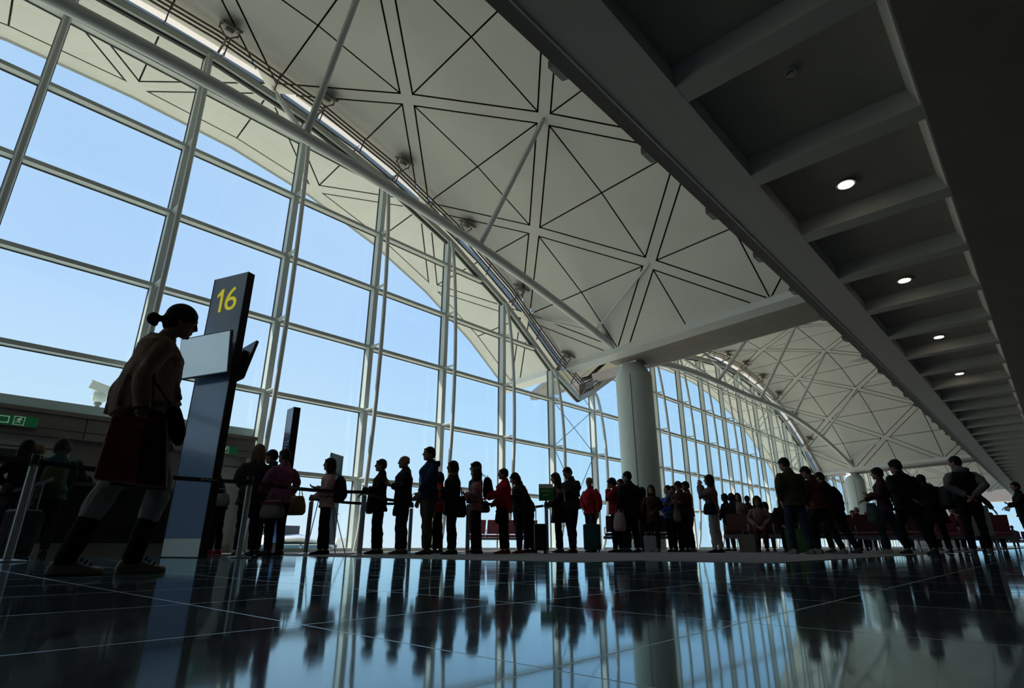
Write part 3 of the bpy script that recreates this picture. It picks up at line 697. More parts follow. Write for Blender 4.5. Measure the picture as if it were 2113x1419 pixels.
sx = .235 / (max(xs) - min(xs)); sy = .375 / (max(ys) - min(ys)); x0 = (max(xs) + min(xs)) / 2; y0 = min(ys)
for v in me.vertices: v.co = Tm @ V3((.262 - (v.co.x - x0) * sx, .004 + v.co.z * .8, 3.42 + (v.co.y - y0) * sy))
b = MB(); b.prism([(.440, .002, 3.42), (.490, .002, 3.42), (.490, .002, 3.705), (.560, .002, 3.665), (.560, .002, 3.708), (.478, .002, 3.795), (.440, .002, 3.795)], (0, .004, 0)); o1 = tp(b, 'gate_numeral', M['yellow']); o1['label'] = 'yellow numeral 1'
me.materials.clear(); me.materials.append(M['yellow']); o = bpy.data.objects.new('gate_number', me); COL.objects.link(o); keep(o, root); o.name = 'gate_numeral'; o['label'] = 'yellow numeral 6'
for side, nm in ((1, 'flat screen facing left on the front of the gate totem'), (-1, 'flat screen seen edge-on behind the gate totem')):
    off = .20 if side > 0 else -.12 - .28
    c = Tm @ V3((.35, off, 2.67)); sroot = empty('display_screen', c); tag(sroot, nm, 'screen')
    tl = radians(6) * side; up_ = V3((0, sin(tl) * 1., cos(tl))); nn = V3((0, cos(tl), -sin(tl)))
    def sp_(m, name, mt): m.xf(Tm); return keep(m.build(name, mt, recalc=True), sroot)
    c0 = V3((.36, off, 2.67)); ax_ = V3((1, 0, 0))
    if side < 0: q_ = radians(-21); tl = radians(-12); ax_ = V3((cos(q_), sin(q_), 0)); nn = V3((-sin(q_) * cos(tl), cos(q_) * cos(tl), -sin(tl))); up_ = ax_.cross(nn) * 1.
    b = MB(); b.obox(c0 - nn * side * .022, ax_ * .495, up_ * .302, nn * .02); sp_(b, 'housing', M['black'])
    b = MB(); b.obox(c0 + nn * side * .002, ax_ * .478, up_ * .286, nn * .003); sp_(b, 'glass', M['screen'])
    b = MB()
    for x in (.2, .36, .52): b.box(x - .025, x + .025, (0 if side > 0 else -.40), (off - .03 if side > 0 else -.12), 2.5, 2.86)
    b.obox(c0 - nn * side * .075, ax_ * .3, up_ * .17, nn * .03); sp_(b, 'wall_mount', M['black'])

# ---- smaller blue totem further back
root = empty('gate_totem', (-11.9, 5.68, 0)); tag(root, 'narrow blue totem standing behind the woman in the pink top', 'totem')
Tm2 = frame((-11.668, 5.62, 0), V3((-.98, .083, 0)).normalized(), V3((-.083, -.98, 0)).normalized())
def t2(m, name, mt): m.xf(Tm2); return keep(m.build(name, mt, recalc=True), root)
b = MB(); b.box(.01, .34, -.01, 0, .2, 3.0); t2(b, 'front_panel', M['pblue2'])
b = MB(); b.box(.01, .34, -.15, -.14, .2, 3.0); t2(b, 'rear_panel', M['pblue2'])
b = MB(); b.box(0, .35, -.14, -.01, 0, 2.99); b.box(0, .01, -.15, .004, 0, 3.0); b.box(.34, .35, -.15, .004, 0, 3.0); t2(b, 'frame', M['black'])
b = MB()
for k, (w, z, mi) in enumerate([(.17, 2.42, 0), (.14, 2.36, 0), (.22, 2.24, 1), (.2, 2.18, 1), (.12, 2.12, 1)]):
    b.cur = mi; x = .28
    while x > .28 - w:
        b.box(x - .016, x, .0005, .002, z, z + .03); x -= .022
t2(b, 'small_lettering', [M['textorange'], M['textpale']])

# ---- retractable barrier posts and belts
POSTS = [(-7.36, .95, 'leftmost barrier post, tall and leaning into the left edge of the picture'), (-7.72, 3.25, 'steel barrier post just right of the tall gate totem'), (-9.69, 5.22, 'steel barrier post by the hand of the woman in pink'),
         (-7.85, 5.10, 'steel barrier post between the backpack girl and the first queuing man'), (-8.10, 7.55, 'steel barrier post in front of the woman with the pink top and long hair'), (-7.75, 9.43, 'steel barrier post carrying the green notice'),
         (-12.6, 1.2, 'barrier post in the gate crowd at the far left'), (-9.9, 7.6, 'barrier post half hidden behind the tall man in the navy hoodie')]
for x, y, lab in POSTS:
    r = empty('barrier_post', (x, y, .004)); tag(r, lab, 'barrier post')
    b = MB(); b.lathe([(.15, 0), (.15, .008), (.06, .02), (.04, .025)], seg=28); b.build('base', M['chrome'], r, smooth=30)
    b = MB(); b.lathe([(.038, .03), (.038, .88)], seg=20); b.build('post', M['chrome'], r, smooth=30)
    b = MB(); b.lathe([(.040, .895), (.040, .99), (.034, 1.0)], seg=20)
    for an in range(4): b.obox((.042 * cos(an * pi / 2), .042 * sin(an * pi / 2), .93), (.010, 0, 0), (0, .010, 0), (0, 0, .03))
    b.build('belt_head', M['black'], r, smooth=30)
def belt(p, q, lab, z=.93, logo=False, zq=None):
    a, c = V3((p[0], p[1], z)), V3((q[0], q[1], zq or z)); d = (c - a).normalized(); a += d * .055; c -= d * .055
    b = MB(); n = 8
    for k in range(n):
        s0, s1 = k / n, (k + 1) / n; g0, g1 = -.03 * sin(pi * s0), -.03 * sin(pi * s1)
        b.bar(a + (c - a) * s0 + V3((0, 0, g0)), a + (c - a) * s1 + V3((0, 0, g1)), .003, .05)
    o = b.build('barrier_belt', M['belt']); rebase(o, (a + c) / 2); tag(o, lab, 'barrier belt')
    if logo:
        s = V3((d.y, -d.x, 0)); s = s if s.dot(V3((-a.x, -a.y, 0))) > 0 else -s
        l_ = MB()
        for t in logo:
            cc = a + (c - a) * t + V3((0, 0, -.03 * sin(pi * t))) + s * .003
            pts = [(-.11, -.008), (-.08, .010), (-.06, -.004), (-.03, .012), (-.01, .0), (.03, .008), (.10, .002)]
            for (u0, v0), (u1, v1) in zip(pts[:-1], pts[1:]): l_.bar(cc + d * u0 + V3((0, 0, v0)), cc + d * u1 + V3((0, 0, v1)), .001, .006)
        lo = l_.build('printed_mark', M['textpale']); keep(lo, o)
belt(POSTS[0], (-6.2, -.9), 'black belt running out of the left edge from the leftmost post')
belt(POSTS[0], POSTS[1], 'black barrier belt crossing in front of the tall gate totem', logo=(.78,))
belt(POSTS[1], POSTS[3], 'black barrier belt running past the woman in pink to the queue', logo=(.35,))
belt(POSTS[2], (-9.55, 7.0), 'lower black belt running behind the girl with the backpack')
belt(POSTS[3], (-8.9, 6.6), 'black belt reaching from the post to the first queuing man')
belt(POSTS[4], (-7.75, 8.6), 'black belt in front of the woman in the red jacket', z=.93)
belt(POSTS[7], (-9.3, 7.0), 'black belt visible between the queuing men')
belt(POSTS[5], (-8.6, 9.0), 'black belt leaving the post below the green notice')
belt(POSTS[6], (-9.0, 1.4), 'black belt across the passengers at the gate')
# green notice on its post
r = empty('green_notice', (-7.75, 9.43, 1.03)); tag(r, 'small green notice board clipped on top of a barrier post', 'notice')
a = V3((-.75, -.66, 0)).normalized(); n = V3((.66, -.75, 0)).normalized(); Tn = frame((0, 0, 0), a, n)
def nb_(m, name, mt): m.xf(Tn); return m.build(name, mt, r, recalc=True)
b = MB(); b.box(-.15, .15, -.015, .015, 0, .34); nb_(b, 'frame', M['chrome'])
b = MB(); b.box(-.145, .145, .014, .019, .01, .26); nb_(b, 'green_sheet', mat('notice_green', (.02, .16, .05), .6))
b = MB(); b.box(-.145, .145, .014, .018, .262, .335); nb_(b, 'header_strip', M['paperwhite'])
b = MB()
for z, w in ((.185, .20), (.10, .10)):
    x = -w / 2
    while x < w / 2: b.box(x, x + .022, .0195, .021, z, z + .03); x += .03
nb_(b, 'small_lettering', mat('notice_lettering', (.35, .5, .1), .6))
b = MB(); b.box(-.02, .02, -.02, .02, -.06, .01); nb_(b, 'clip', M['black'])

# ---- roll-up style banner on a rod stand
r = empty('banner_stand', (-10.55, 6.12, .004)); tag(r, 'pale grey banner on a blue rod stand behind the backpack girl', 'banner')
a = V3((-.53, .85, 0)).normalized() * -1; a = V3((-.285, .448, 0)).normalized(); n = V3((.448 * 1.2, .285, 0)).normalized()
tl = (-10.388, 5.903); 
b = MB(); p0 = V3((-10.39 - 10.55 * 0, 5.90, 0)) - V3(r.location); p1 = V3((-10.66, 6.34, 0)) - V3(r.location); p0.z = p1.z = 0
dn = V3((p1.y - p0.y, -(p1.x - p0.x), 0)).normalized() * .004
b.hexa([p0 + V3((0, 0, .16)), p1 + V3((0, 0, .16)), p1 + dn + V3((0, 0, .16)), p0 + dn + V3((0, 0, .16))], [p0 + V3((0, 0, 1.9)), p1 + V3((0, 0, 1.9)), p1 + dn + V3((0, 0, 1.9)), p0 + dn + V3((0, 0, 1.9))])
b.build('banner_sheet', M['banner'], r)
b = MB()
for z, w in ((1.55, .5), (1.5, .6), (1.32, .45), (1.27, .55), (.75, .6), (.7, .5)):
    for k in range(int(w / .06)): q = p0 + (p1 - p0) * (.15 + k * .1); b.bar(q - dn * .4 + V3((0, 0, z)), q + (p1 - p0) * .07 - dn * .4 + V3((0, 0, z)), .002, .02)
b.build('small_lettering', M['paperwhite'], r)
b = MB(); mid = (p0 + p1) / 2 + dn * 4
rod = mat('blue_rod', (.01, .05, .12), .4)
for q in (p0 + V3((0, 0, .16)), p1 + V3((0, 0, .16)), p0 + V3((0, 0, 1.9)), p1 + V3((0, 0, 1.9))): b.tube([mid + V3((0, 0, .95)), q], .008, 8)
b.tube([mid + V3((0, 0, .95)), p1 + dn * 60 + V3((0, 0, .005))], .009, 8); b.tube([mid + V3((0, 0, .95)), p1 + (p1 - p0) * .1 + V3((0, 0, .005))], .009, 8)
b.tube([p0 + V3((0, 0, 1.9)), p0 + (p0 - p1) * .35 + V3((.35, -.25, .95)), p0 + (p0 - p1) * .5 + V3((.55, -.45, .005))], .009, 8)
b.tube([p0 + (p0 - p1) * .35 + V3((.35, -.25, .95)), p0 + V3((.1, .1, .005))], .006, 8)
b.build('rod_stand', rod, r, smooth=True)

# ---- gate counter behind the striding woman
r = empty('gate_counter', (-11.6, 3.0, .0)); tag(r, 'dark gate counter with a metal kick plate behind the striding woman', 'counter')
b = MB(); b.box(-.35, .35, -1.25, 1.15, .17, 1.04); b.build('body', M['black'], r)
b = MB(); b.box(-.42, .42, -1.3, 1.2, 1.04, 1.09); b.build('top', M['bracket'], r)
b = MB(); b.box(-.33, .33, -1.22, 1.12, 0, .17); b.build('kick_plate', M['metalgrey'], r)
b = MB(); b.box(.335, .36, -1.25, 1.15, .165, .18); b.build('edge_strip', M['chrome'], r)

# ---- beam seating
seatred = mat('seat_vinyl_red', (.18, .02, .035), .5); seatdk = mat('seat_vinyl_maroon', (.07, .012, .016), .5)
def bench(loc, rz, n, lab, vinyl):
    r = empty('beam_bench', loc, rz); tag(r, lab, 'bench', 'rows of beam seats in the waiting area')
    W_ = .56; L0 = -n * W_ / 2
    b = MB(); b.bar((L0 - .05, 0, .36), (L0 + n * W_ + .05, 0, .36), .07, .08); b.build('beam', M['chrome'], r)
    for k in range(n):
        x = L0 + (k + .5) * W_
        b = MB(); b.tube([(x - .25, .20, .45), (x - .25, -.22, .42)], [(.03, .03)] * 2, 8); b.hexa([(x - .25, -.24, .40), (x + .25, -.24, .40), (x + .25, .24, .43), (x - .25, .24, .43)], [(x - .25, -.24, .47), (x + .25, -.24, .47), (x + .25, .24, .49), (x - .25, .24, .49)]); b.build('seat', vinyl, r, recalc=True)
        b = MB(); b.hexa([(x - .25, -.26, .50), (x + .25, -.26, .50), (x + .25, -.20, .50), (x - .25, -.20, .50)], [(x - .25, -.40, .92), (x + .25, -.40, .92), (x + .25, -.35, .92), (x - .25, -.35, .92)]); b.build('backrest', vinyl, r)
    for k in range(n + 1):
        x = L0 + k * W_
        b = MB(); b.tube([(x, -.26, .40), (x, -.28, .62), (x, .16, .64), (x, .20, .44)], .014, 8); b.build('armrest', M['chrome'], r, smooth=True)
    for x in (L0 + .35, L0 + n * W_ - .35):
        for sy in (-1, 1):
            b = MB(); b.tube([(x, 0, .36), (x, .12 * sy, .28), (x, .28 * sy, .0)], .022, 8); b.build('leg', M['chrome'], r, smooth=True)
bench((-5.10, 14.85, .004), radians(198), 4, 'row of seats carrying the two seated long haired women', seatdk)
bench((-5.42, 16.2, .004), radians(18), 4, 'row of seats back to back behind the two seated women', seatdk)
bench((-3.5, 18.1, .004), radians(11), 4, 'row of maroon seat backs behind the three men walking together', seatdk)
bench((-4.4, 20.6, .004), radians(11), 3, 'further row of seats under the man seen from behind', seatdk)
bench((-2.1, 20.6, .004), radians(8), 4, 'row of red seats between the dark coats at right', seatred)
bench((-3.15, 22.75, .004), radians(191), 6, 'long row of seats with facing passengers far behind the walkers', seatdk)
bench((-2.6, 26.4, .004), radians(191), 5, 'farther row of seats beyond the facing passengers', seatdk)
bench((-8.45, 14.6, .004), radians(35), 4, 'row of seats by the thick column behind the queue', seatdk)
bench((-13.3, 13.9, .004), radians(55), 4, 'row of pinkish red seats glimpsed between the legs of the queue', seatred)
bench((-2.35, 45., .004), radians(5), 4, 'tiny row of purple seats at the far right', mat('seat_vinyl_purple', (.10, .03, .09), .5))

# ---- luggage and bags standing on the floor
def suitcase(loc, rz, s, lab, rgb):
    r = empty('suitcase', loc, rz); tag(r, lab, 'suitcase'); w, d, h = s
    mt = mat('suitcase_shell', rgb, .4)
    b = MB(); b.hexa([(-w / 2, -d / 2, .05), (w / 2, -d / 2, .05), (w / 2, d / 2, .05), (-w / 2, d / 2, .05)], [(-w / 2, -d / 2, h), (w / 2, -d / 2, h), (w / 2, d / 2, h), (-w / 2, d / 2, h)])
    o = b.build('shell', mt, r); bv = o.modifiers.new('round', 'BEVEL'); bv.width = .035; bv.segments = 3
    b = MB()
    for k in range(5): x = -w / 2 + w * (k + 1) / 6; b.box(x - .008, x + .008, -d / 2 - .006, d / 2 + .006, .09, h - .04)
    b.build('rib', mt, r)
    b = MB()
    for sx in (-1, 1): b.tube([(sx * w * .25, d * .35, h - .02), (sx * w * .25, d * .35, h + .34)], .009, 6)
    b.tube([(-w * .27, d * .35, h + .34), (w * .27, d * .35, h + .34)], .014, 8); b.build('pull_handle', M['chrome'], r)
    for sx in (-1, 1):
        for sy in (-1, 1):
            b = MB(); b.tube([(sx * w * .38 - .012, sy * d * .36, .026), (sx * w * .38 + .012, sy * d * .36, .026)], .026, 12); b.build('wheel', M['black'], r)
suitcase((-8.05, 11.45, .004), radians(35), (.40, .26, .62), 'teal hard-shell suitcase standing beside the man in the red top', (.02, .075, .085))
suitcase((-7.75, 9.22, .004), radians(130), (.36, .24, .56), 'black cabin suitcase at the foot of the green notice post', (.012, .011, .012))
suitcase((-10.2, 1.35, .004), radians(20), (.40, .26, .6), 'black suitcase beside the woman in the denim jacket', (.012, .012, .014))
def paper_bag(loc, rz, s, lab, rgb, name='shopping_bag'):
    r = empty(name, loc, rz); tag(r, lab, 'bag'); w, d, h = s; mt = mat('bag_paper', rgb, .7, noise=.06, nscale=9.)
    b = MB(); b.hexa([(-w / 2, -d / 2, 0), (w / 2, -d / 2, 0), (w / 2, d / 2, 0), (-w / 2, d / 2, 0)], [(-w / 2 * 1.03, -d / 2 * .75, h), (w / 2 * 1.03, -d / 2 * .75, h), (w / 2 * 1.03, d / 2 * .75, h), (-w / 2 * 1.03, d / 2 * .75, h)]); b.build('sack', mt, r)
    for sy in (-1, 1):
        b = MB(); b.tube([(-w * .22, sy * d * .36, h - .02), (-w * .18, sy * d * .30, h + .09), (w * .18, sy * d * .30, h + .09), (w * .22, sy * d * .36, h - .02)], .006, 6); b.build('handle', mt, r, smooth=True)
paper_bag((-7.55, 13.2, .004), radians(30), (.30, .14, .38), 'white paper shopping bag on the carpet below the long haired woman', (.42, .42, .43))
paper_bag((-4.30, 13.9, .004), radians(15), (.46, .22, .50), 'green shopping bag on the floor left of the man in olive', (.03, .10, .02))
paper_bag((-5.45, 14.0, .004), radians(15), (.34, .2, .40), 'pale patterned plastic bag on the floor before the seated women', (.16, .14, .14))
paper_bag((-1.35, 17.3, .36), radians(10), (.44, .16, .66), 'large grey carrier bag hanging from a hand at the right', (.20, .20, .19))

# ---- outdoors: a boarding bridge and a parked aircraft tail seen low behind the queue
r = empty('boarding_bridge', (-47, 23.6, -6)); tag(r, 'glazed white boarding bridge outside, low behind the woman in pink', 'boarding bridge')
b = MB(); b.tube([(0, -3.2, 6.2), (0, -2.6, 6.6), (0, 0, 6.75), (0, 2.4, 6.4), (0, 3.4, 5.9)], [(2.2, .15), (2.2, .35), (2.2, .45), (2.2, .35), (2.2, .15)], 12, ref=(1, 0, 0)); b.build('roof', mat('bridge_roof', (.55, .58, .6), .6), r, smooth=True)
b = MB(); b.box(-2, 2, -3.2, 3.4, 4.2, 6.3); b.build('glazing', mat('bridge_glass', (.06, .16, .24), .15), r)
b = MB()
for k in range(8): y = -3.2 + k * .94; b.bar((2.05, y, 4.2), (2.05, y + (.5 if k % 2 else -.5), 6.3), .08, .08)
for z in (4.25, 5.3, 6.25): b.bar((2.05, -3.2, z), (2.05, 3.4, z), .08, .08)
b.build('lattice', M['paperwhite'], r)
b = MB(); b.box(-1.4, 1.4, -1.6, .2, 6.9, 7.7); b.build('cab', mat('bridge_cab', (.03, .04, .05), .5), r)
b = MB()
for y in (-2.2, 2.2): b.lathe([(.3, 0), (.3, 4.2)], c=(0, y, 0), seg=12)
b.build('support', M['paperwhite'], r)
o = MB(); o.prism([(-60, 33.2, -6), (-60, 38, -6), (-60, 37.2, 1.0), (-60, 36.0, 1.0)], (-.5, 0, 0)); o = o.build('aircraft_tail', M['camwhite']); rebase(o, (-60, 35, -6)); tag(o, 'white aircraft tail fin far out on the apron', 'aircraft')
m = MB()
m.bar((.5, 0, 0), (-.3, 0, 0), .06, .06)
for k in range(6): an = k * pi / 3; m.tube([(-.25, .30 * cos(an), .30 + .26 * sin(an)), (-.25, .30 * cos(an + pi / 3), .30 + .26 * sin(an + pi / 3))], .012, 6); m.tube([(-.25, 0, .3), (-.25, .30 * cos(an), .30 + .26 * sin(an))], .008, 6)
m.tube([(-.25, 0, 0), (-.25, 0, .75)], .018, 6)
o = m.build('wire_aerial', M['greenout'], loc=(-15.2, 27.45, 8.02)); tag(o, 'small wire aerial outside the glass, just right of the thick column', 'aerial')
# ================================================================== people
BAKE = []
FOLDS = bpy.data.textures.new('cloth_folds', 'CLOUDS'); FOLDS.noise_scale = .11; FOLDS.noise_depth = 2
def soft(mb, name, mt, parent, vox=.011, it=4, fac=.5, fold=0.):
    """joins the overlapping lofts of a part into one continuous skin (applied in one go at the end)"""
    o = mb.build(name, mt, parent, recalc=True)
    if fold: pass
    r = o.modifiers.new('skin', 'REMESH'); r.mode = 'VOXEL'; r.voxel_size = vox; r.use_smooth_shade = True
    s = o.modifiers.new('smooth', 'SMOOTH'); s.factor = fac; s.iterations = it
    if fold:
        d = o.modifiers.new('folds', 'DISPLACE'); d.texture = FOLDS; d.strength = fold; d.mid_level = .5; d.texture_coords = 'GLOBAL'
    BAKE.append(o); return o
_cloth = {}
def cloth(rgb, rough=.9, bump=.5, scale=28.):
    k = (tuple(round(c, 3) for c in rgb), rough, bump, scale)
    if k not in _cloth: _cloth[k] = mat('cloth_%d' % len(_cloth), rgb, rough, spec=.12, noise=.18, nscale=11., bump=bump, bscale=scale)
    return _cloth[k]
SKIN = mat('skin', (.28, .15, .105), .55, spec=.3, noise=.06, nscale=20.)
HAIRB = mat('hair_black', (.012, .009, .008), .75, spec=.2, bump=.6, bscale=90.)
HAIRBR = mat('hair_brown', (.035, .02, .012), .75, spec=.2, bump=.6, bscale=90.)
HAIRF = mat('hair_fair', (.13, .075, .035), .75, spec=.2, bump=.6, bscale=90.)
EYEM = mat('eye', (.02, .015, .012), .2)
def rx(a): return Matrix.Rotation(a, 3, 'X')
def ry(a): return Matrix.Rotation(a, 3, 'Y')
def rz_(a): return Matrix.Rotation(a, 3, 'Z')

ARMS = {   # (elbow, wrist, palm direction) for the left arm (+y); x forward. Measured for a 1.70 m figure before leaning
    'down': ((-.03, .25, 1.13), (.05, .27, .88), (0, -1, 0)), 'back': ((-.13, .24, 1.14), (-.14, .25, .90), (0, -1, 0)), 'fore': ((.10, .24, 1.13), (.24, .22, .93), (0, -1, 0)),
    'phone': ((.00, .24, 1.13), (.215, .09, 1.16), (0, -.6, .8)), 'rail': ((.04, .25, 1.14), (.27, .20, 1.06), (0, 0, -1)), 'reach': ((.14, .26, 1.16), (.38, .24, 1.04), (0, 0, -1)),
    'clasp': ((.03, .25, 1.13), (.21, .05, .98), (0, -1, 0)), 'behind': ((-.13, .28, 1.14), (-.20, .05, .96), (0, -.4, -1)), 'camera': ((.19, .22, 1.20), (.22, .06, 1.47), (0, -1, 0)),
    'chest': ((.05, .25, 1.16), (.20, .08, 1.27), (-1, -.3, 0)), 'lap': ((.04, .24, 1.14), (.26, .08, 1.02), (0, -.4, -1)), 'carry': ((-.05, .26, 1.13), (.02, .30, .87), (0, -1, 0)),
    'out': ((-.03, .33, 1.18), (-.02, .46, .97), (0, -1, 0)), 'face': ((.12, .20, 1.19), (.13, .10, 1.42), (-1, 0, 0)), 'push': ((.14, .24, 1.16), (.36, .18, 1.08), (0, 0, -1)),
}
def hand(mb, wrist, d, palm, s=1., grip=.35, vox=.008):
    d = V3(d).normalized(); n = V3(palm); n = (n - d * n.dot(d)); n = n.normalized() if n.length > 1e-3 else d.orthogonal().normalized()
    w = d.cross(n)      # across the palm
    p = V3(wrist)
    mb.tube([p - d * .02 * s, p + d * .02 * s, p + d * .05 * s, p + d * .085 * s], [(.026 * s, .019 * s), (.032 * s, .018 * s), (.041 * s, .016 * s), (.040 * s, .013 * s)], 10, ref=w, roundcap=True)
    L = [.066, .076, .071, .055]
    for k in range(4):
        o = (k - 1.5) * .0205 * s; b = p + d * .085 * s + w * o; fan = w * (k - 1.5) * .07
        a1 = grip; q = []; cur = b; ang = grip * .6
        dirn = (d * cos(ang) + n * sin(ang) + fan).normalized(); q = [b - d * .012 * s, b]
        for part in (.45, .32, .23):
            dirn = (d * cos(ang) + n * sin(ang) + fan * .6).normalized(); cur = cur + dirn * L[k] * part * s * 1.05; q.append(cur); ang += grip
        mb.tube(q, [.0092 * s, .0095 * s, .0088 * s, .0080 * s, .0068 * s], 8, roundcap=True)
    t0 = p + d * .025 * s - w * .030 * s; t1 = t0 + (d * .55 - w * .6 + n * .45).normalized() * .034 * s; t2 = t1 + (d * .85 - w * .1 + n * .5).normalized() * .032 * s; t3 = t2 + (d * .9 + n * .4).normalized() * .022 * s
    mb.tube([t0 + w * .012 * s, t0, t1, t2, t3], [.014 * s, .0135 * s, .0115 * s, .0098 * s, .008 * s], 8, roundcap=True)

def person(label, pos, face, H, legs=((4, 4), (-3, 3)), arms=('down', 'down'), lean=0., hpitch=0., hyaw=0., build=1., fem=False, hair='short', hairm=None, top=None, top_hem=.84, top_fit=.028,
           sleeve=True, bottom=None, wide=1., skirt=None, cuff=.09, shoe=(.02, .02, .02), hood=None, collar=None, glasses=False, scarf=None, vest=None, inner=None, eyes=False, vox=.0105, group='passengers in the boarding hall', feet=(0, 0), spread=.095, twist=0., bust=True, hs=1.):
    """one figure: the body is the top-level mesh, hair and clothes are its parts. legs: (thigh forward, knee bend) in degrees, left then right"""
    k = H / 1.70
    top = top or cloth((.02, .02, .022)); bottom = bottom or cloth((.012, .013, .017)); hairm = hairm or HAIRB; shoem = cloth(shoe, .6, .2)
    body = MB(); J = MB(); T = MB()
    # ---- legs
    HZ = .90; joints = []
    legs = [list(l) for l in legs]
    if feet == (0, 0) and legs[0][0] < 50:
        def hgt(l): return .415 * cos(radians(l[0])) + .405 * cos(radians(l[0] - l[1]))
        for _ in range(60):
            d_ = hgt(legs[0]) - hgt(legs[1])
            if abs(d_) < .001: break
            l = legs[0] if d_ > 0 else legs[1]; l[0] += .5; l[1] += 1.
    for sgn, (a, b) in zip((1, -1), legs):
        h = V3((0, .085 * sgn, HZ)); a, b = radians(a), radians(b)
        kn = h + V3((sin(a), (spread - .085) * .5 * sgn, -cos(a))) * .415; an = kn + V3((sin(a - b), (spread - .085) * .5 * sgn, -cos(a - b))) * .405
        joints.append((h, kn, an))
    zs = []
    for (h, kn, an), fp in zip(joints, feet):      # lowest point of each foot, given its pitch
        f = radians(fp); zs.append(an.z - .085 * cos(f) - (max(.155 * sin(-f), .075 * sin(f)) if True else 0))
    drop = -min(zs)
    D_ = V3((0, 0, drop))
    joints = [tuple(q + D_ for q in j) for j in joints]
    hipc = V3((0, 0, HZ)) + D_
    R = ry(radians(lean)) @ rz_(radians(twist))
    def U(p): return hipc + R @ (V3(p) - V3((0, 0, HZ)))        # upper body
    bw = build * (.93 if fem else 1.)
    for sgn, (h, kn, an), fp in zip((1, -1), joints, feet):
        m1 = h + (kn - h) * .45; m2 = kn + (an - kn) * .35; back = V3((-.012, 0, 0))
        body.tube([h + V3((0, 0, .05)), m1, kn, m2 + back * .6, an, an - V3((0, 0, .03))], [(.074 * bw, .080 * bw), (.064 * bw, .066 * bw), .046, (.044 * bw, .047 * bw), .034, .034], 12, ref=(0, 1, 0))
        f = radians(fp); fd = V3((cos(f), .10 * sgn, -sin(f))).normalized(); fu = V3((sin(f), 0, cos(f)))
        hl = an - fu * .05 - fd * .045; to = hl + fd * .215 - fu * .012
        body.tube([hl, an - fu * .045 + fd * .03, to - fd * .05, to], [(.03, .03), (.036, .036), (.038, .022), (.03, .014)], 10, ref=(0, 1, 0), roundcap=True)
        # shoe
        S = MB(); fo = an - fu * .085
        sec = [(-.075, .022, .035), (-.062, .034, .072), (-.02, .037, .092), (.03, .038, .085), (.075, .043, .060), (.125, .047, .046), (.165, .040, .036), (.185, .022, .024)]
        n = 14; base = 0
        for (x, w_, hh) in sec:
            for q in range(n):
                an_ = 2 * pi * q / n; yy = w_ * cos(an_); zz = hh * .5 + hh * .5 * sin(an_)
                if sin(an_) < -.3: zz = 0.; yy = w_ * cos(an_) / max(.25, sqrt(1 - sin(an_) ** 2)) * min(1, sqrt(1 - sin(an_) ** 2) + .35)
                lat = V3((-.10 * sgn, 1, 0)).normalized()
                S.v.append(tuple(fo + fd * x + lat * yy + fu * zz))
        for i in range(len(sec) - 1):
            for q in range(n): q2 = (q + 1) % n; S.f.append((i * n + q, i * n + q2, (i + 1) * n + q2, (i + 1) * n + q)); S.mi.append(0)
        S.f.append(tuple(reversed(range(n)))); S.mi.append(0); S.f.append(tuple((len(sec) - 1) * n + q for q in range(n))); S.mi.append(0)
        joints_s = S
        T_ = MB()
        # trouser leg
        if skirt is None or skirt[0] > .35:
            ce = an + (kn - an).normalized() * max(0., (cuff - .085))
            wl = wide
            w2 = 1 + .5 * (wl - 1)
            J.tube([h + V3((0, 0, .07)), m1, kn + (h - kn) * .13, kn], [(.094 * bw, .104 * bw), (.084 * bw * w2, .091 * bw * w2), (.074 * w2, .078 * w2), (.070 * w2, .072 * w2)], 14, ref=(0, 1, 0), roundcap=True)
            J.tube([kn + (h - kn) * .03, kn + (an - kn) * .13, m2 + back * .6, ce + (kn - ce) * .10, ce], [(.069 * w2, .071 * w2), (.069 * wl, .072 * wl), (.065 * wl, .070 * wl), (.057 * wl, .060 * wl), (.056 * wl, .060 * wl)], 14, ref=(0, 1, 0))
        if sgn == 1: SL = S
        else: SR = S
    # ---- torso, neck
    sh = .178 if not fem else .160
    sh *= .5 + .5 * build
    hipw = .158 if not fem else .165
    tors = [(.86, 0, hipw * .95, .105), (.94, 0, hipw, .115), (1.05, .008, .138 if not fem else .125, .100), (1.18, .012, .150 if not fem else .138, .108), (1.30, .006, .165 if not fem else .150, .112), (1.355, -.008, sh * .82, .094), (1.398, -.014, sh * .58, .078), (1.432, -.016, sh * .39, .066), (1.455, -.016, .060, .058)]
    body.tube([U((x, 0, z)) for z, x, a, b in tors], [(a * bw, b * bw) for z, x, a, b in tors], 18, ref=(0, 1, 0))
    if fem and bust: body.ell(U((.085, .062, 1.26)), (.05, .055, .055)); body.ell(U((.085, -.062, 1.26)), (.05, .055, .055))
    HC = V3((.022, 0, 1.585)); NB = V3((-.016, 0, 1.44))
    HR = rz_(radians(hyaw)) @ ry(radians(hpitch))
    HCs = HC + V3((0, 0, .112 * (1 - hs)))
    def HD(p): return U(NB + HR @ (HCs - NB) + HR @ (V3(p) * hs))
    body.tube([U((-.018, 0, 1.40)), U((-.014, 0, 1.46)), HD((-.018, 0, -.075)), HD((-.008, 0, -.02))], [(.066, .062), (.054 if not fem else .047, .056 if not fem else .049), (.052 if not fem else .046, .055 if not fem else .05), .06], 14, ref=(0, 1, 0))
    prof = [(-.113, .070, .030, .022), (-.108, .082, .012, .036), (-.092, .089, -.015, .050), (-.068, .090, -.048, .060), (-.04, .088, -.078, .068), (-.01, .086, -.094, .072), (.02, .086, -.100, .075), (.05, .087, -.100, .074), (.078, .076, -.090, .066), (.098, .050, -.066, .050), (.111, .014, -.03, .026)]
    base = len(body.v); n = 18
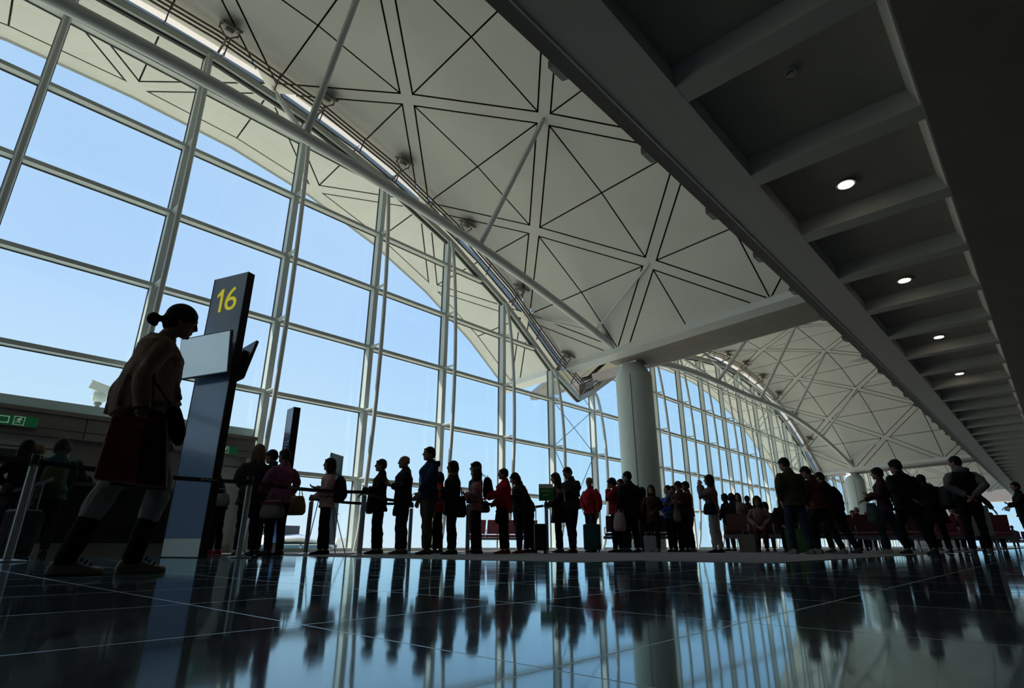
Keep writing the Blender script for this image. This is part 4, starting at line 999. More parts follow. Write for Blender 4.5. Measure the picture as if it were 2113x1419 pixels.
    for z, fx, bx, wd in prof:
        cx = (fx + bx) / 2; rxx = (fx - bx) / 2
        for q in range(n):
            an_ = 2 * pi * q / n; c_, s_ = cos(an_), sin(an_)
            body.v.append(tuple(HD((cx + rxx * (abs(c_) ** .85) * (1 if c_ > 0 else -1), wd * s_, z))))
    for i in range(len(prof) - 1):
        for q in range(n): q2 = (q + 1) % n; body.f.append((base + i * n + q, base + i * n + q2, base + (i + 1) * n + q2, base + (i + 1) * n + q)); body.mi.append(0)
    body.f.append(tuple(base + q for q in reversed(range(n)))); body.mi.append(0); body.f.append(tuple(base + (len(prof) - 1) * n + q for q in range(n))); body.mi.append(0)
    ns = 1. if not fem else .85
    body.tube([HD((.084, 0, .030)), HD((.096 , 0, .004)), HD((.084 + .030 * ns, 0, -.022)), HD((.090, 0, -.036))], [.008, .010, .0125, .010], 8, roundcap=True)          # nose
    body.tube([HD((.080, -.040, .034)), HD((.0905, 0, .036)), HD((.080, .040, .034))], .0085, 8, roundcap=True)                                                                # brow
    body.tube([HD((.080, -.020, -.058)), HD((.0925, 0, -.056)), HD((.080, .020, -.058))], .0070, 8, roundcap=True); body.tube([HD((.080, -.017, -.070)), HD((.091, 0, -.070)), HD((.080, .017, -.070))], .0068, 8, roundcap=True)  # lips
    body.ell(HD((.076, 0, -.098)), (.016, .02, .014))                                                                                                                          # chin
    for sg in (1, -1):
        body.ell(HD((.058, .040 * sg, -.012)), (.026, .024, .026)); body.ell(HD((-.012, .074 * sg, -.006)), (.020, .010, .032), HR)                                              # cheeks, ears
    # ---- arms
    armp = []
    for sgn, nm in zip((1, -1), arms):
        e, w, pl = ARMS[nm] if isinstance(nm, str) else nm
        mir = lambda p: V3((p[0], p[1] * sgn, p[2]))
        s0 = U(V3((-.012, sh * .95 * sgn, 1.332))); e0 = U(mir(e)); w0 = U(mir(w)); pd = R @ mir(pl)
        armp.append((s0, e0, w0))
        body.tube([s0 + (V3(U((0, 0, 1.35))) - s0) * .35, s0, (s0 + e0) / 2, e0, (e0 + w0) / 2, w0], [.05, .052 * bw, .043 * bw, .036, .035 * bw, .026], 12)
        dirn = (w0 - e0).normalized(); hd_ = dirn if nm not in ('rail', 'reach') else (dirn + V3((0, 0, -.25))).normalized()
        hand(body, w0 + dirn * .015, hd_, pd, 1., .55 if nm in ('phone', 'carry', 'camera', 'clasp', 'lap', 'out', 'push') else .3)
        if sleeve:
            fit = top_fit
            T.tube([s0 + (V3(U((0, 0, 1.345))) - s0) * .4, s0 + V3((0, 0, .0)), (s0 + e0) / 2, e0, (e0 + w0) / 2, w0 - dirn * .01], [.052 + fit * .5, .052 + fit * .85, (.047 + fit) * bw, .042 + fit * .85, .038 + fit * .8, .032 + fit * .7], 12)
    # ---- jacket / top
    f_ = top_fit; hemz = top_hem; rows = []
    for z, x, a, b in tors:
        if z < hemz + .02: continue
        if z > 1.44: continue
        g = 1. if z < 1.33 else (.62 if z < 1.39 else .40)
        rows.append((z, x, a * bw + f_ * g, b * bw + f_ * g))
    first = rows[0]
    flare = max(0., first[0] - hemz)
    rows = [(hemz, first[1], first[2] + .02 + flare * .10, first[3] + .015 + flare * .10), (hemz + .04, first[1], first[2] + .018 + flare * .08, first[3] + .014 + flare * .08)] + rows
    def UT(z, x):      # below the hip the cloth hangs straight
        return U((x, 0, z)) if z >= .88 else U((x, 0, .88)) + V3((0, 0, z - .88))
    T.tube([UT(z, x) for z, x, a, b in rows] + [U((-.016, 0, 1.455))], [(a, b) for z, x, a, b in rows] + [(.075, .07)], 20, ref=(0, 1, 0))
    if fem and bust: T.ell(U((.088, .062, 1.25)), (.055, .062, .062)); T.ell(U((.088, -.062, 1.25)), (.055, .062, .062))
    if collar is not False:
        T.tube([U((-.02, 0, 1.425)), U((-.015, 0, 1.47)), U((-.012, 0, 1.495))], [(.085, .08), (.070, .068), (.066, .064)], 14, ref=(0, 1, 0), cap=True)
    if hood: T.tube([U((-.06, -.11, 1.44)), U((-.12, -.06, 1.43)), U((-.135, 0, 1.42)), U((-.12, .06, 1.43)), U((-.06, .11, 1.44))], [.032, .045, .05, .045, .032], 10, roundcap=True)
    # pelvis of the trousers
    J.tube([UT(.80, 0) if legs[0][0] < 50 else U((0.03, 0, .84)), U((0, 0, .88)), U((0, 0, .96)), U((0, 0, 1.02))], [(hipw * bw * .80, .100 * bw), (hipw * bw + .018, .122 * bw), (hipw * bw + .016, .126 * bw), (.142 * bw + .012, .112 * bw)], 18, ref=(0, 1, 0))
    # ---- assemble
    o = soft(body, 'person', SKIN, None, vox=min(vox, .0085), it=1 if vox < .006 else 2)
    o.location = pos; o.rotation_euler = (0, 0, face); o.scale = (k, k, k)
    tag(o, label, 'person', group)
    soft(J, 'trousers', bottom, o, vox, fold=.030 if vox < .013 else .015)
    soft(T, 'jacket' if top_fit > .02 else 'top', top, o, vox, fold=(.032 if top_fit > .02 else .02) if vox < .013 else .015)
    for S_ in (SL, SR): soft(S_, 'shoe', shoem, o, .009, 2)
    if skirt is not None:
        hz, wd = skirt[0], skirt[1]; K = MB()
        K.tube([U((0, 0, 1.0)), U((0, 0, .9)), UT(.7, 0), UT(hz, 0)], [(.15, .12), (.185, .14), (.20 * wd, .16 * wd), (.22 * wd, .19 * wd)], 20, ref=(0, 1, 0)); soft(K, 'skirt', skirt[2], o, vox)
    if vest is not None:
        K = MB(); rr = [r_ for r_ in rows if r_[0] < 1.41]; K.tube([UT(z, x) for z, x, a, b in rr] + [U((-.016, 0, 1.44))], [(a + .014, b + .018) for z, x, a, b in rr] + [(.11, .085)], 20, ref=(0, 1, 0)); soft(K, 'vest', vest, o, vox)
    if inner is not None:
        K = MB(); K.tube([U((.10 * bw + f_, 0, .95)), U((.112 * bw + f_ * .9, 0, 1.2)), U((.085 + f_ * .5, 0, 1.38)), U((.045, 0, 1.45))], [(.028, .014), (.036, .014), (.046, .014), (.03, .016)], 12, ref=(0, 1, 0), roundcap=True); soft(K, 'shirt_front', inner, o, vox)
    if scarf is not None:
        K = MB(); K.tube([U((.06, 0, 1.43)), U((.02, .075, 1.45)), U((-.065, .05, 1.465)), U((-.065, -.05, 1.465)), U((.02, -.075, 1.45)), U((.06, 0, 1.43)), U((.10, .03, 1.33)), U((.115, .04, 1.2))], [.034, .036, .036, .036, .036, .034, .03, .03], 10, roundcap=True); soft(K, 'scarf', scarf, o, vox)
    # ---- hair
    Hh = MB()
    def cap(grow, zlow=-.03, front=.066, back=-.004):
        Hh.ell(HD((-.016, 0, .034)), (.088 + grow, .078 + grow * .9, .082 + grow), HR, 18, 12)
        Hh.ell(HD((-.045, 0, .0)), (.062 + grow, .074 + grow * .8, .075 + grow), HR, 16, 10)
    if hair in ('short', 'mop', 'curly'):
        cap(.010 if hair == 'short' else .02)
        Hh.tube([HD((.058, -.05, .060)), HD((.083, 0, .074)), HD((.058, .05, .060))], .016 if hair == 'short' else .024, 8, roundcap=True)
        for sg in (1, -1): Hh.tube([HD((.03, .070 * sg, .045)), HD((.028, .073 * sg, .0))], .011, 8, roundcap=True)
        if hair == 'curly':
            rnd = random.Random(int(H * 1000))
            for q in range(26):
                a1, a2 = rnd.uniform(0, 2 * pi), rnd.uniform(-.2, 1.4); Hh.ell(HD((-.02 + .095 * cos(a1) * cos(a2), .09 * sin(a1) * cos(a2), .03 + .095 * sin(a2))), (.026, .026, .026), None, 8, 6)
    elif hair == 'bald':
        Hh.tube([HD((-.0, .076, .0)), HD((-.07, .055, -.01)), HD((-.098, 0, -.012)), HD((-.07, -.055, -.01)), HD((-.0, -.076, .0))], [(.018, .008)] * 5, 8, roundcap=True)
    else:
        cap(.016 if hair != 'bun' else .010)
        if hair != 'bun': Hh.tube([HD((.058, -.055, .055)), HD((.078, 0, .078)), HD((.058, .055, .055))], .018, 8, roundcap=True)
        else: Hh.tube([HD((.040, -.060, .052)), HD((.072, 0, .083)), HD((.040, .060, .052))], .012, 8, roundcap=True)
        if hair in ('long', 'bob'):
            zb = -.33 if hair == 'long' else -.105
            for yy in (-.066, -.033, 0, .033, .066):
                y2 = yy * (1.15 if hair == 'long' else 1.1); x0 = -.085 + abs(yy) * .9
                q_ = [HD((x0, yy, .05)), HD((x0 - .012, y2, -.04)), HD((x0 - .005, y2, -.10))]
                if hair == 'long': q_ += [HD((x0 - .015, y2 * 1.1, -.2)), HD((x0 - .02, y2 * .95, zb))]
                Hh.tube(q_, [.034, .038, .034 if hair == 'long' else .026] + ([.034, .016] if hair == 'long' else []), 8, roundcap=True)
            for sg in (1, -1):
                q_ = [HD((.030, .072 * sg, .05)), HD((.030, .080 * sg, -.02)), HD((.018, .078 * sg, -.09))] + ([HD((.02, .085 * sg, -.2))] if hair == 'long' else [])
                Hh.tube(q_, [.018, .022, .022] + ([.014] if hair == 'long' else []), 8, roundcap=True)
        if hair == 'pony': Hh.tube([HD((-.095, 0, .03)), HD((-.135, 0, .01)), HD((-.15, 0, -.08)), HD((-.14, 0, -.17))], [.022, .028, .027, .012], 10, roundcap=True)
        if hair == 'bun':
            Hh.ell(HD((-.055, 0, -.03)), (.055, .068, .07), HR)
            Hh.tube([HD((-.09, 0, -.022)), HD((-.13, 0, -.034)), HD((-.155, 0, -.040))], [.026, .020, .022], 10); Hh.ell(HD((-.172, 0, -.054)), (.038, .036, .044), HR); Hh.ell(HD((-.150, .008, -.082)), (.020, .022, .022), HR)
    soft(Hh, 'hair', hairm, o, .008 if vox < .009 else .0095, 3)
    if glasses:
        G = MB()
        for sg in (1, -1):
            G.tube([HD((.098, .033 * sg + .024 * cos(t * pi / 4), .008 + .019 * sin(t * pi / 4))) for t in range(9)], .0022, 6); G.tube([HD((.097, .057 * sg, .012)), HD((-.01, .078 * sg, .010))], .002, 6)
        G.tube([HD((.099, -.010, .012)), HD((.099, .010, .012))], .002, 6); G.build('glasses', M['black'], o, smooth=True)
    if eyes:
        for sg in (1, -1): E_ = MB(); E_.ell(HD((.078, .031 * sg, .010)), (.010, .013, .008)); E_.build('eye', EYEM, o, smooth=True)
    mw = Matrix.Translation(V3(pos)) @ Matrix.Rotation(face, 4, 'Z') @ Matrix.Scale(k, 4)
    return dict(o=o, U=lambda p: mw @ U(p), HD=lambda p: mw @ HD(p), arm=[[mw @ q for q in a] for a in armp], leg=[[mw @ q for q in j] for j in joints], k=k)
def at_view(x, y, d):
    """heading for a figure standing at x, y: d degrees turned to its own left from facing away from the lens"""
    return atan2(y, x) + radians(d)
def bake():
    vl = bpy.context.view_layer; vl.update(); dg = bpy.context.evaluated_depsgraph_get()
    for o in BAKE:
        me = bpy.data.meshes.new_from_object(o.evaluated_get(dg), depsgraph=dg)
        o['_m'] = 1; me.name = o.name
        BAKED.append((o, me))
    for o, me in BAKED:
        o.modifiers.clear(); o.data = me; del o['_m']
        me.polygons.foreach_set('use_smooth', [True] * len(me.polygons))
BAKED = []

# ---- bags that people carry
def backpack(pr, rgb, lab, size=1., off=(-.20, 0, 1.17)):
    mt = cloth(rgb, .8, .4); c = pr['U'](off); o = empty('backpack', c, pr['o'].rotation_euler.z); tag(o, lab, 'backpack')
    b = MB(); s = size
    b.tube([(0, 0, -.22 * s), (-.01, 0, -.17 * s), (-.02, 0, 0), (-.01, 0, .15 * s), (.01, 0, .22 * s)], [(.12 * s, .06 * s), (.155 * s, .095 * s), (.16 * s, .11 * s), (.14 * s, .09 * s), (.08 * s, .05 * s)], 16, ref=(0, 1, 0)); b.ell((-.09 * s, 0, -.07 * s), (.055 * s, .12 * s, .10 * s)); soft(b, 'sack', mt, o, .011, 4)
    for sg in (1, -1):
        b = MB(); b.tube([(.0, .09 * sg, .20 * s), (.09, .10 * sg, .28 * s), (.20, .105 * sg, .22 * s), (.26, .115 * sg, .05 * s), (.16, .14 * sg, -.12 * s), (.02, .13 * sg, -.18 * s)], [(.022, .006)] * 6, 8, ref=(0, 1, 0)); b.build('strap', mt, o, smooth=True)
    b = MB(); b.tube([(0, -.03, .22 * s), (-.01, -.02, .265 * s), (-.01, .02, .265 * s), (0, .03, .22 * s)], .007, 8); b.build('grab_loop', mt, o, smooth=True)
    return o
def handbag(pr, at, size, rgb, lab, strap=None, name='handbag', rough=.6, rzo=0., handle=True):
    mt = cloth(rgb, rough, .3); c = V3(at); o = empty(name, c, pr['o'].rotation_euler.z + rzo); tag(o, lab, 'bag'); w, d, h = size
    b = MB(); b.tube([(0, 0, -h / 2), (0, 0, -h * .35), (0, 0, 0), (0, 0, h * .35), (0, 0, h / 2)], [(w * .42, d * .4), (w * .52, d * .52), (w * .5, d * .5), (w * .42, d * .36), (w * .36, d * .2)], 16, ref=(1, 0, 0)); soft(b, 'sack', mt, o, .011, 4)
    if handle:
        for sg in (1, -1):
            b = MB(); b.tube([(-w * .25, d * .2 * sg, h * .45), (-w * .18, d * .12 * sg, h * .45 + h * .45), (w * .18, d * .12 * sg, h * .45 + h * .45), (w * .25, d * .2 * sg, h * .45)], .008, 8); b.build('handle', mt, o, smooth=True)
    if strap:
        b = MB(); pts = [V3(p) for p in strap]; Mi = (Matrix.Translation(c) @ Matrix.Rotation(o.rotation_euler.z, 4, 'Z')).inverted(); b.tube([Mi @ p for p in pts], [(.014, .004)] * len(pts), 8); b.build('shoulder_strap', mt, o, smooth=True)
    return o
def phone(at, d, lab):
    o = empty('phone', at); tag(o, lab, 'phone'); d = V3(d).normalized(); s = d.cross(V3((0, 0, 1))).normalized(); u = s.cross(d)
    b = MB(); b.obox((0, 0, 0), s * .037, d * .075, u * .005); b.build('case', M['black'], o)
    b = MB(); b.obox(u * .0055, s * .034, d * .07, u * .0006); b.build('glass', M['screen'], o)
# ================================================================== who is where
Cc = cloth
BLK = Cc((.010, .010, .012)); NAVY = Cc((.012, .022, .055)); JEAN = Cc((.018, .026, .045)); GREY = Cc((.05, .05, .055)); BRN = Cc((.035, .022, .016)); OLV = Cc((.050, .042, .022)); RED = Cc((.36, .012, .022)); MAR = Cc((.11, .012, .016)); PINK = Cc((.42, .17, .20)); KHK = Cc((.07, .06, .045))
def at(x, y, d): return dict(pos=(x, y, .004), face=at_view(x, y, d))

# ---- the striding woman in the foreground
wy = atan2(.979, -3.757) - pi / 2; fw = V3((cos(wy), sin(wy), 0)); wpos = V3((-3.757, .979, 0)) - fw * .035
kw = 1.60 / 1.70
PW = person('woman with a low hair bun striding past the gate totem in a loose beige top', tuple(wpos), wy, 1.60, legs=((11, 12), (-16, 1)), arms=((-.05, .22, 1.13), (-.01, .20, .90), (0, -1, 0)) and (((-.02, .22, 1.12), (.08, .22, .90), (0, -1, 0)), ((-.075, .245, 1.12), (-.035, .27, .885), (0, -1, 0))),
            lean=1, hpitch=13, fem=True, hair='bun', top=Cc((.25, .165, .115), .9, .35, 14.), top_hem=.92, top_fit=.014, bottom=Cc((.27, .27, .25), .9, .3, 14.), wide=.94, cuff=.265, bust=False, hs=.90, shoe=(.20, .18, .13), eyes=True, vox=.0055, collar=False,
            skirt=(.50, .93, Cc((.022, .014, .012))), group=None, feet=(0, 0), spread=.075)
wo = PW['o']; U0 = lambda p: V3(p)
def wpart(mb, name, mt, vox=.0075, it=4, fold=0.):
    return soft(mb, name, mt, wo, vox, it, fold=fold)
def WU(x, y, z): return V3((x / kw + .037, y / kw, z / kw))       # metres along her stride, across, up -> her local frame
b = MB(); b.tube([WU(-.055, 0, 1.345), WU(-.075, 0, 1.285), WU(-.066, 0, 1.18), WU(-.068, 0, 1.06), WU(-.078, 0, .96), WU(-.058, 0, .885)], [(.075, .07), (.17, .105), (.190, .135), (.205, .160), (.220, .178), (.232, .188)], 24, ref=(0, 1, 0))
for q in range(7): an = radians(20 + 52 * q); b.tube([WU(-.07 + .10 * cos(an), .13 * sin(an), 1.22), WU(-.07 + .175 * cos(an), .215 * sin(an), .98), WU(-.062 + .186 * cos(an), .228 * sin(an), .90 + .055 * cos(an))], [.012, .016, .013], 8)
wpart(b, 'blouse', Cc((.25, .165, .115), .9, .35, 14.), fold=.03)
for (h, kn, an), sgn in zip(PW['leg'], (1, -1)):
    b = MB(); Mi = wo.matrix_basis.inverted() if False else (Matrix.Translation(wpos) @ Matrix.Rotation(wy, 4, 'Z') @ Matrix.Scale(kw, 4)).inverted()
    a_, k_ = Mi @ an, Mi @ kn; b.tube([a_ + (k_ - a_) * .55, a_ + (k_ - a_) * .25, a_ + V3((0, 0, .01)), a_ - V3((0, 0, .035))], [(.056, .060), (.054, .058), (.050, .054), (.050, .056)], 12, ref=(0, 1, 0)); wpart(b, 'sock', BLK)
    for j in range(4):
        c_ = a_ + V3((.045 + .022 * j, -.008 * sgn * j * 0, .012 - .014 * j)); l_ = MB(); l_.tube([c_ + V3((0, -.026, -.010)), c_ + V3((.006, 0, .004)), c_ + V3((0, .026, -.010))], .0055, 6, roundcap=True); l_.build('shoelace', BLK, wo, smooth=True)
# tote in her right hand, with a dark printed panel
hand_w = PW['arm'][1][2]
tc_ = V3((-3.757, .979, 0)) + fw * (-.045) + V3((fw.y, -fw.x, 0)) * .285; tc_.z = .43
tote = empty('tote_bag', tc_, wy); tag(tote, 'large maroon and black carrier bag in the striding woman\'s hand', 'bag')
b = MB(); b.hexa([(-.165, -.055, .03), (.16, -.055, 0), (.16, .055, 0), (-.165, .055, .03)], [(-.15, -.035, .36), (.10, -.03, .36), (.10, .03, .36), (-.15, .035, .36)]); o_ = b.build('sack', Cc((.17, .035, .03), .6, .4, 9.), tote); bv = o_.modifiers.new('round', 'BEVEL'); bv.width = .012; bv.segments = 2
b = MB(); b.hexa([(.02, -.0585, .02), (.155, -.0585, .006), (.155, -.056, .006), (.02, -.056, .02)], [(.0, -.039, .34), (.095, -.034, .352), (.095, -.030, .352), (.0, -.036, .34)]); b.build('dark_panel', BLK, tote)
b = MB(); rn = random.Random(3)
for q in range(9):
    z = .06 + q * .030; x0 = .030; yy = -.0595 + (z / .34) * .0205 - .0012
    for s_ in range(3):
        xa = x0 + s_ * .026 + rn.uniform(-.003, .003); b.bar((xa, yy, z), (xa + .018, yy, z + rn.choice((0, .014, -.01))), .0025, .0035, (0, 1, 0))
    b.bar((x0 + .028, yy, z - .008), (x0 + .028, yy, z + .014), .0025, .0035, (0, 1, 0))
b.build('lettering', Cc((.16, .12, .10)), tote)
for sy in (-1, 1):
    b = MB(); b.tube([(-.09, sy * .032, .35), (-.06, sy * .012, .41), (.0, sy * .012, .415), (.05, sy * .03, .35)], .007, 8); b.build('handle', BLK, tote, smooth=True)
pc = V3((-3.757, .979, 0)) + fw * .095 + V3((fw.y, -fw.x, 0)) * .19; pc.z = .80
pouch = empty('shoulder_pouch', pc, wy); tag(pouch, 'dark crossbody pouch at the striding woman\'s hip', 'bag')
b = MB(); b.tube([(.04, 0, -.12), (.025, 0, -.07), (.0, 0, .0), (-.02, 0, .07)], [(.022, .012), (.045, .025), (.05, .03), (.04, .02)], 12, ref=(1, 0, 0), roundcap=True); soft(b, 'sack', BLK, pouch, .008, 4)
b = MB(); b.tube([(-.02, .0, .07), (-.07, -.03, .13), (-.14, -.06, .21), (-.17, .02, .36), (-.15, .1, .52)], [(.016, .005)] * 5, 8); b.build('strap', BLK, pouch, smooth=True)

# ---- at the gate, far left
person('person with long dark hair in a black tee behind the leftmost barrier post', fem=True, hair='long', H=1.66, arms=('clasp', 'down'), top=BLK, top_fit=.016, bottom=GREY, **at(-11.24, 1.32, 12))
person('person with short fair hair half hidden at the far left of the gate crowd', hair='short', hairm=HAIRF, H=1.70, arms=('clasp', 'clasp'), hpitch=18, top=BLK, **at(-11.75, 1.54, 20))
L3 = person('person with bobbed hair in a blue green denim jacket seen from behind', fem=True, hair='bob', hairm=HAIRBR, H=1.66, arms=('fore', 'fore'), top=Cc((.035, .075, .085)), top_hem=.78, bottom=JEAN, hpitch=15, build=1.1, **at(-10.64, 1.65, 12))
backpack(L3, (.05, .065, .03), 'olive green backpack on the person in the denim jacket', .95, (-.21, .06, 1.06))
person('person in dark clothes bent over beyond the denim jacket', fem=True, hair='bob', H=1.60, arms=('clasp', 'clasp'), lean=14, hpitch=20, top=BLK, **at(-12.2, 2.29, 40))
handbag(L3, (-10.9, 2.25, .62), (.30, .12, .34), (.13, .03, .03), 'dusty red shopping bag held near the gate counter', name='shopping_bag')
L5 = person('small dark haired person leaning in just right of the gate totem', fem=True, hair='bob', H=1.52, arms=('phone', 'phone'), lean=16, hpitch=20, top=BLK, collar=None, scarf=Cc((.35, .33, .30)), bottom=BLK, shoe=(.4, .02, .03), **at(-10.9, 4.13, 70))
handbag(L5, (-10.35, 3.90, .88), (.34, .14, .20), (.22, .21, .22), 'pale grey handbag carried at hip height behind the barrier post', name='handbag')
L6 = person('person with very long fair hair in a dark olive jacket seen from behind', fem=True, hair='long', hairm=HAIRF, H=1.66, arms=('clasp', 'clasp'), top=Cc((.035, .035, .025)), top_hem=.74, top_fit=.035, build=1.22, bottom=BLK, wide=1.15, **at(-9.09, 3.90, 14))
person('man in a navy top turned away beyond the pink top', H=1.74, hair='short', arms=('down', 'fore'), top=NAVY, bottom=JEAN, hpitch=8, shoe=(.02, .025, .04), **at(-9.88, 4.51, 62))
L8 = person('woman with short brown hair in a pink top leaning on a barrier post', fem=True, hair='short', hairm=HAIRBR, H=1.60, arms=('fore', ((.0, .33, 1.17), (.20, .46, 1.02), (0, 0, -1))), top=Cc((.20, .06, .105)), top_hem=.80, top_fit=.03, build=1.25, bottom=BLK, twist=-8, **at(-8.84, 4.22, 50))
handbag(L8, L8['U']((.10, -.44, .80)), (.40, .20, .30), (.20, .13, .045), 'mustard yellow tote hanging from the arm of the woman in pink', name='tote_bag')
hb = handbag(L8, L8['U']((-.16, .26, .70)), (.42, .16, .27), (.15, .12, .10), 'cream patterned bag with a red band beside the woman in pink', name='shopping_bag')
b = MB(); b.tube([(0, 0, .07), (0, 0, .10)], [(.224, .085), (.215, .078)], 16, ref=(1, 0, 0)); b.build('red_band', MAR, hb, smooth=True)
M1 = person('girl with long dark hair and a pale pink sweater wearing a backpack', fem=True, hair='long', hairm=HAIRBR, H=1.62, arms=('clasp', 'phone'), top=Cc((.40, .25, .24)), top_hem=.80, bottom=BLK, shoe=(.015, .015, .015), **at(-9.34, 5.32, 92))
backpack(M1, (.02, .018, .016), 'black backpack on the girl in the pale pink sweater', 1., (-.20, 0, 1.13))

# ---- the queue facing left
P1 = person('first queuing man, crop haired in a dark brown jacket with a hand on the post', H=1.70, hair='short', arms=('rail', 'phone'), top=Cc((.022, .015, .010)), top_hem=.74, bottom=BLK, shoe=(.05, .035, .02), **at(-9.24, 6.34, 90))
handbag(P1, P1['U']((.17, .10, .86)), (.13, .26, .34), (.008, .012, .022), 'black messenger bag hanging in front of the first queuing man', handle=False, strap=[P1['U']((.17, .05, 1.0)), P1['U']((.15, .0, 1.2)), P1['U']((.0, -.1, 1.46)), P1['U']((-.14, -.05, 1.3))], name='messenger_bag')
P2 = person('balding man with glasses holding something dark at his chest in the queue', H=1.74, hair='bald', glasses=True, arms=('phone', 'phone'), top=Cc((.018, .016, .022)), top_hem=.84, bottom=Cc((.025, .032, .042)), build=1.2, wide=1.1, shoe=(.12, .11, .10), **at(-8.78, 6.54, 92))
handbag(P2, P2['U']((.10, .24, .72)), (.16, .14, .20), (.01, .012, .014), 'small black bag at the thigh of the balding man', handle=False, name='waist_bag')
P3 = person('tallest man in the queue in a navy hooded jacket over a pale blue shirt', H=1.86, hair='short', hairm=HAIRBR, arms=('fore', 'down'), top=Cc((.012, .026, .062)), top_hem=.84, hood=True, inner=Cc((.22, .34, .44)), bottom=KHK, wide=1.2, build=1.12, shoe=(.06, .055, .05), **at(-8.23, 6.68, 112))
person('person in a red jacket hidden behind the tallest man', H=1.55, fem=True, hair='bob', arms=('down', 'clasp'), top=RED, bottom=BLK, shoe=(.02, .10, .10), **at(-9.04, 7.61, 85))
P4 = person('woman with thick bobbed hair in a dark coat and ochre scarf', H=1.62, fem=True, hair='bob', hairm=HAIRBR, arms=('clasp', 'phone'), top=Cc((.020, .012, .011)), top_hem=.70, top_fit=.04, scarf=Cc((.20, .14, .06)), bottom=BLK, shoe=(.01, .06, .07), build=1.15, **at(-8.00, 7.06, 98))
handbag(P4, P4['U']((-.12, -.22, .86)), (.36, .16, .38), (.012, .010, .010), 'big black handbag behind the woman with the ochre scarf', name='handbag')
P5 = person('man with tousled hair standing behind the pink sweater', H=1.74, hair='mop', arms=('clasp', 'down'), top=Cc((.02, .03, .05)), bottom=BLK, **at(-8.42, 8.05, 92))
backpack(P5, (.012, .014, .02), 'dark backpack with a grab loop on the tousled haired man', .95, (-.21, 0, 1.2))
P6 = person('woman with long hair in a dusky pink sweater holding up a phone', H=1.58, fem=True, hair='long', hairm=HAIRBR, arms=('phone', 'push'), top=Cc((.30, .13, .14)), bottom=Cc((.05, .02, .02)), top_hem=.82, **at(-8.12, 7.78, 85))
phone(P6['arm'][1][2] + V3((-.06, -.06, .07)), (-.6, -.4, .7), 'phone held out by the woman in dusky pink')
handbag(P6, P6['U']((-.1, -.24, .92)), (.30, .13, .22), (.16, .10, .06), 'tan shoulder bag on the woman in dusky pink', name='shoulder_bag')
P7 = person('woman with short dark hair in a bright red padded jacket', H=1.58, fem=True, hair='short', arms=('push', 'clasp'), top=RED, top_hem=.80, top_fit=.045, bottom=BLK, build=1.15, shoe=(.25, .015, .02), **at(-7.82, 8.23, 92))
handbag(P7, P7['U']((.05, .27, .72)), (.26, .14, .28), (.012, .01, .01), 'black handbag in the hand of the woman in red', name='handbag')
person('woman in a dark patterned jacket bowing her head over a phone', H=1.58, fem=True, hair='bob', arms=('phone', 'phone'), hpitch=32, top=Cc((.045, .035, .035), .9, .6, 60.), bottom=JEAN, shoe=(.25, .015, .02), build=1.12, **at(-7.92, 8.77, 118))
person('man in a dark green tee bending forward behind the bowed woman', H=1.72, hair='short', arms=('push', 'push'), lean=26, hpitch=-5, top=Cc((.014, .018, .016)), top_fit=.024, bottom=BLK, build=1.1, **at(-8.40, 9.62, 82))
person('woman with long straight hair in a brown coat right of the green notice', H=1.68, fem=True, hair='long', hairm=HAIRBR, arms=('clasp', 'clasp'), top=Cc((.025, .018, .012)), top_hem=.62, top_fit=.04, bottom=BLK, hpitch=12, shoe=(.10, .09, .08), **at(-7.98, 10.12, 105))
P11 = person('man in an open dark jacket over a cream shirt looking down at his phone', H=1.78, hair='short', hairm=HAIRBR, arms=('phone', 'phone'), hpitch=20, top=Cc((.022, .019, .016)), top_fit=.04, inner=Cc((.36, .34, .30)), bottom=BLK, build=1.12, **at(-7.62, 10.11, 128))
P12 = person('man in a red zip jacket with a backpack facing the lens', H=1.70, hair='bald', arms=('down', 'clasp'), top=Cc((.30, .012, .022)), bottom=JEAN, hyaw=15, **at(-8.09, 11.50, 138))
backpack(P12, (.01, .01, .012), 'black backpack on the man in the red zip jacket', 1., (-.2, 0, 1.15))
person('youth with a dark mop of hair in a red hooded top', H=1.66, hair='mop', arms=('face', 'face'), top=Cc((.30, .014, .014)), top_fit=.04, hood=True, bottom=BLK, hpitch=15, **at(-7.50, 11.66, 75))
person('person peeping between the red hooded youth and the man in the black coat', H=1.70, hair='short', hairm=HAIRBR, arms=('clasp', 'clasp'), top=Cc((.10, .03, .02)), bottom=BLK, hyaw=10, **at(-7.75, 12.36, 120))
P14 = person('heavy man in a long black coat with glasses seen from behind', H=1.78, hair='short', glasses=True, arms=('carry', 'down'), top=BLK, top_hem=.70, top_fit=.05, bottom=BLK, build=1.28, wide=1.15, hyaw=25, **at(-7.15, 11.72, 42))
handbag(P14, P14['arm'][0][2] + V3((0, 0, -.26)), (.34, .22, .40), (.30, .20, .22), 'pink and white plastic carrier hanging at the black coat man\'s side', name='carrier_bag')
person('woman with bobbed hair behind the heavy man in black', H=1.58, fem=True, hair='bob', arms=('clasp', 'clasp'), top=Cc((.03, .02, .02)), bottom=BLK, **at(-7.79, 13.42, 20))
P15 = person('woman with long hair in a brown jacket against the thick column', H=1.60, fem=True, hair='long', hairm=HAIRBR, arms=('clasp', 'carry'), top=Cc((.05, .022, .016)), top_hem=.72, bottom=JEAN, **at(-7.45, 13.28, 172))
handbag(P15, P15['U']((.0, -.34, .66)), (.34, .16, .36), (.07, .05, .035), 'brown shopper beside the long haired woman by the column', name='handbag')
person('woman in a bright blue jacket at the right edge of the thick column', H=1.62, fem=True, hair='bob', arms=('phone', 'clasp'), top=Cc((.015, .12, .42)), bottom=BLK, eyes=True, **at(-7.27, 13.84, 155))
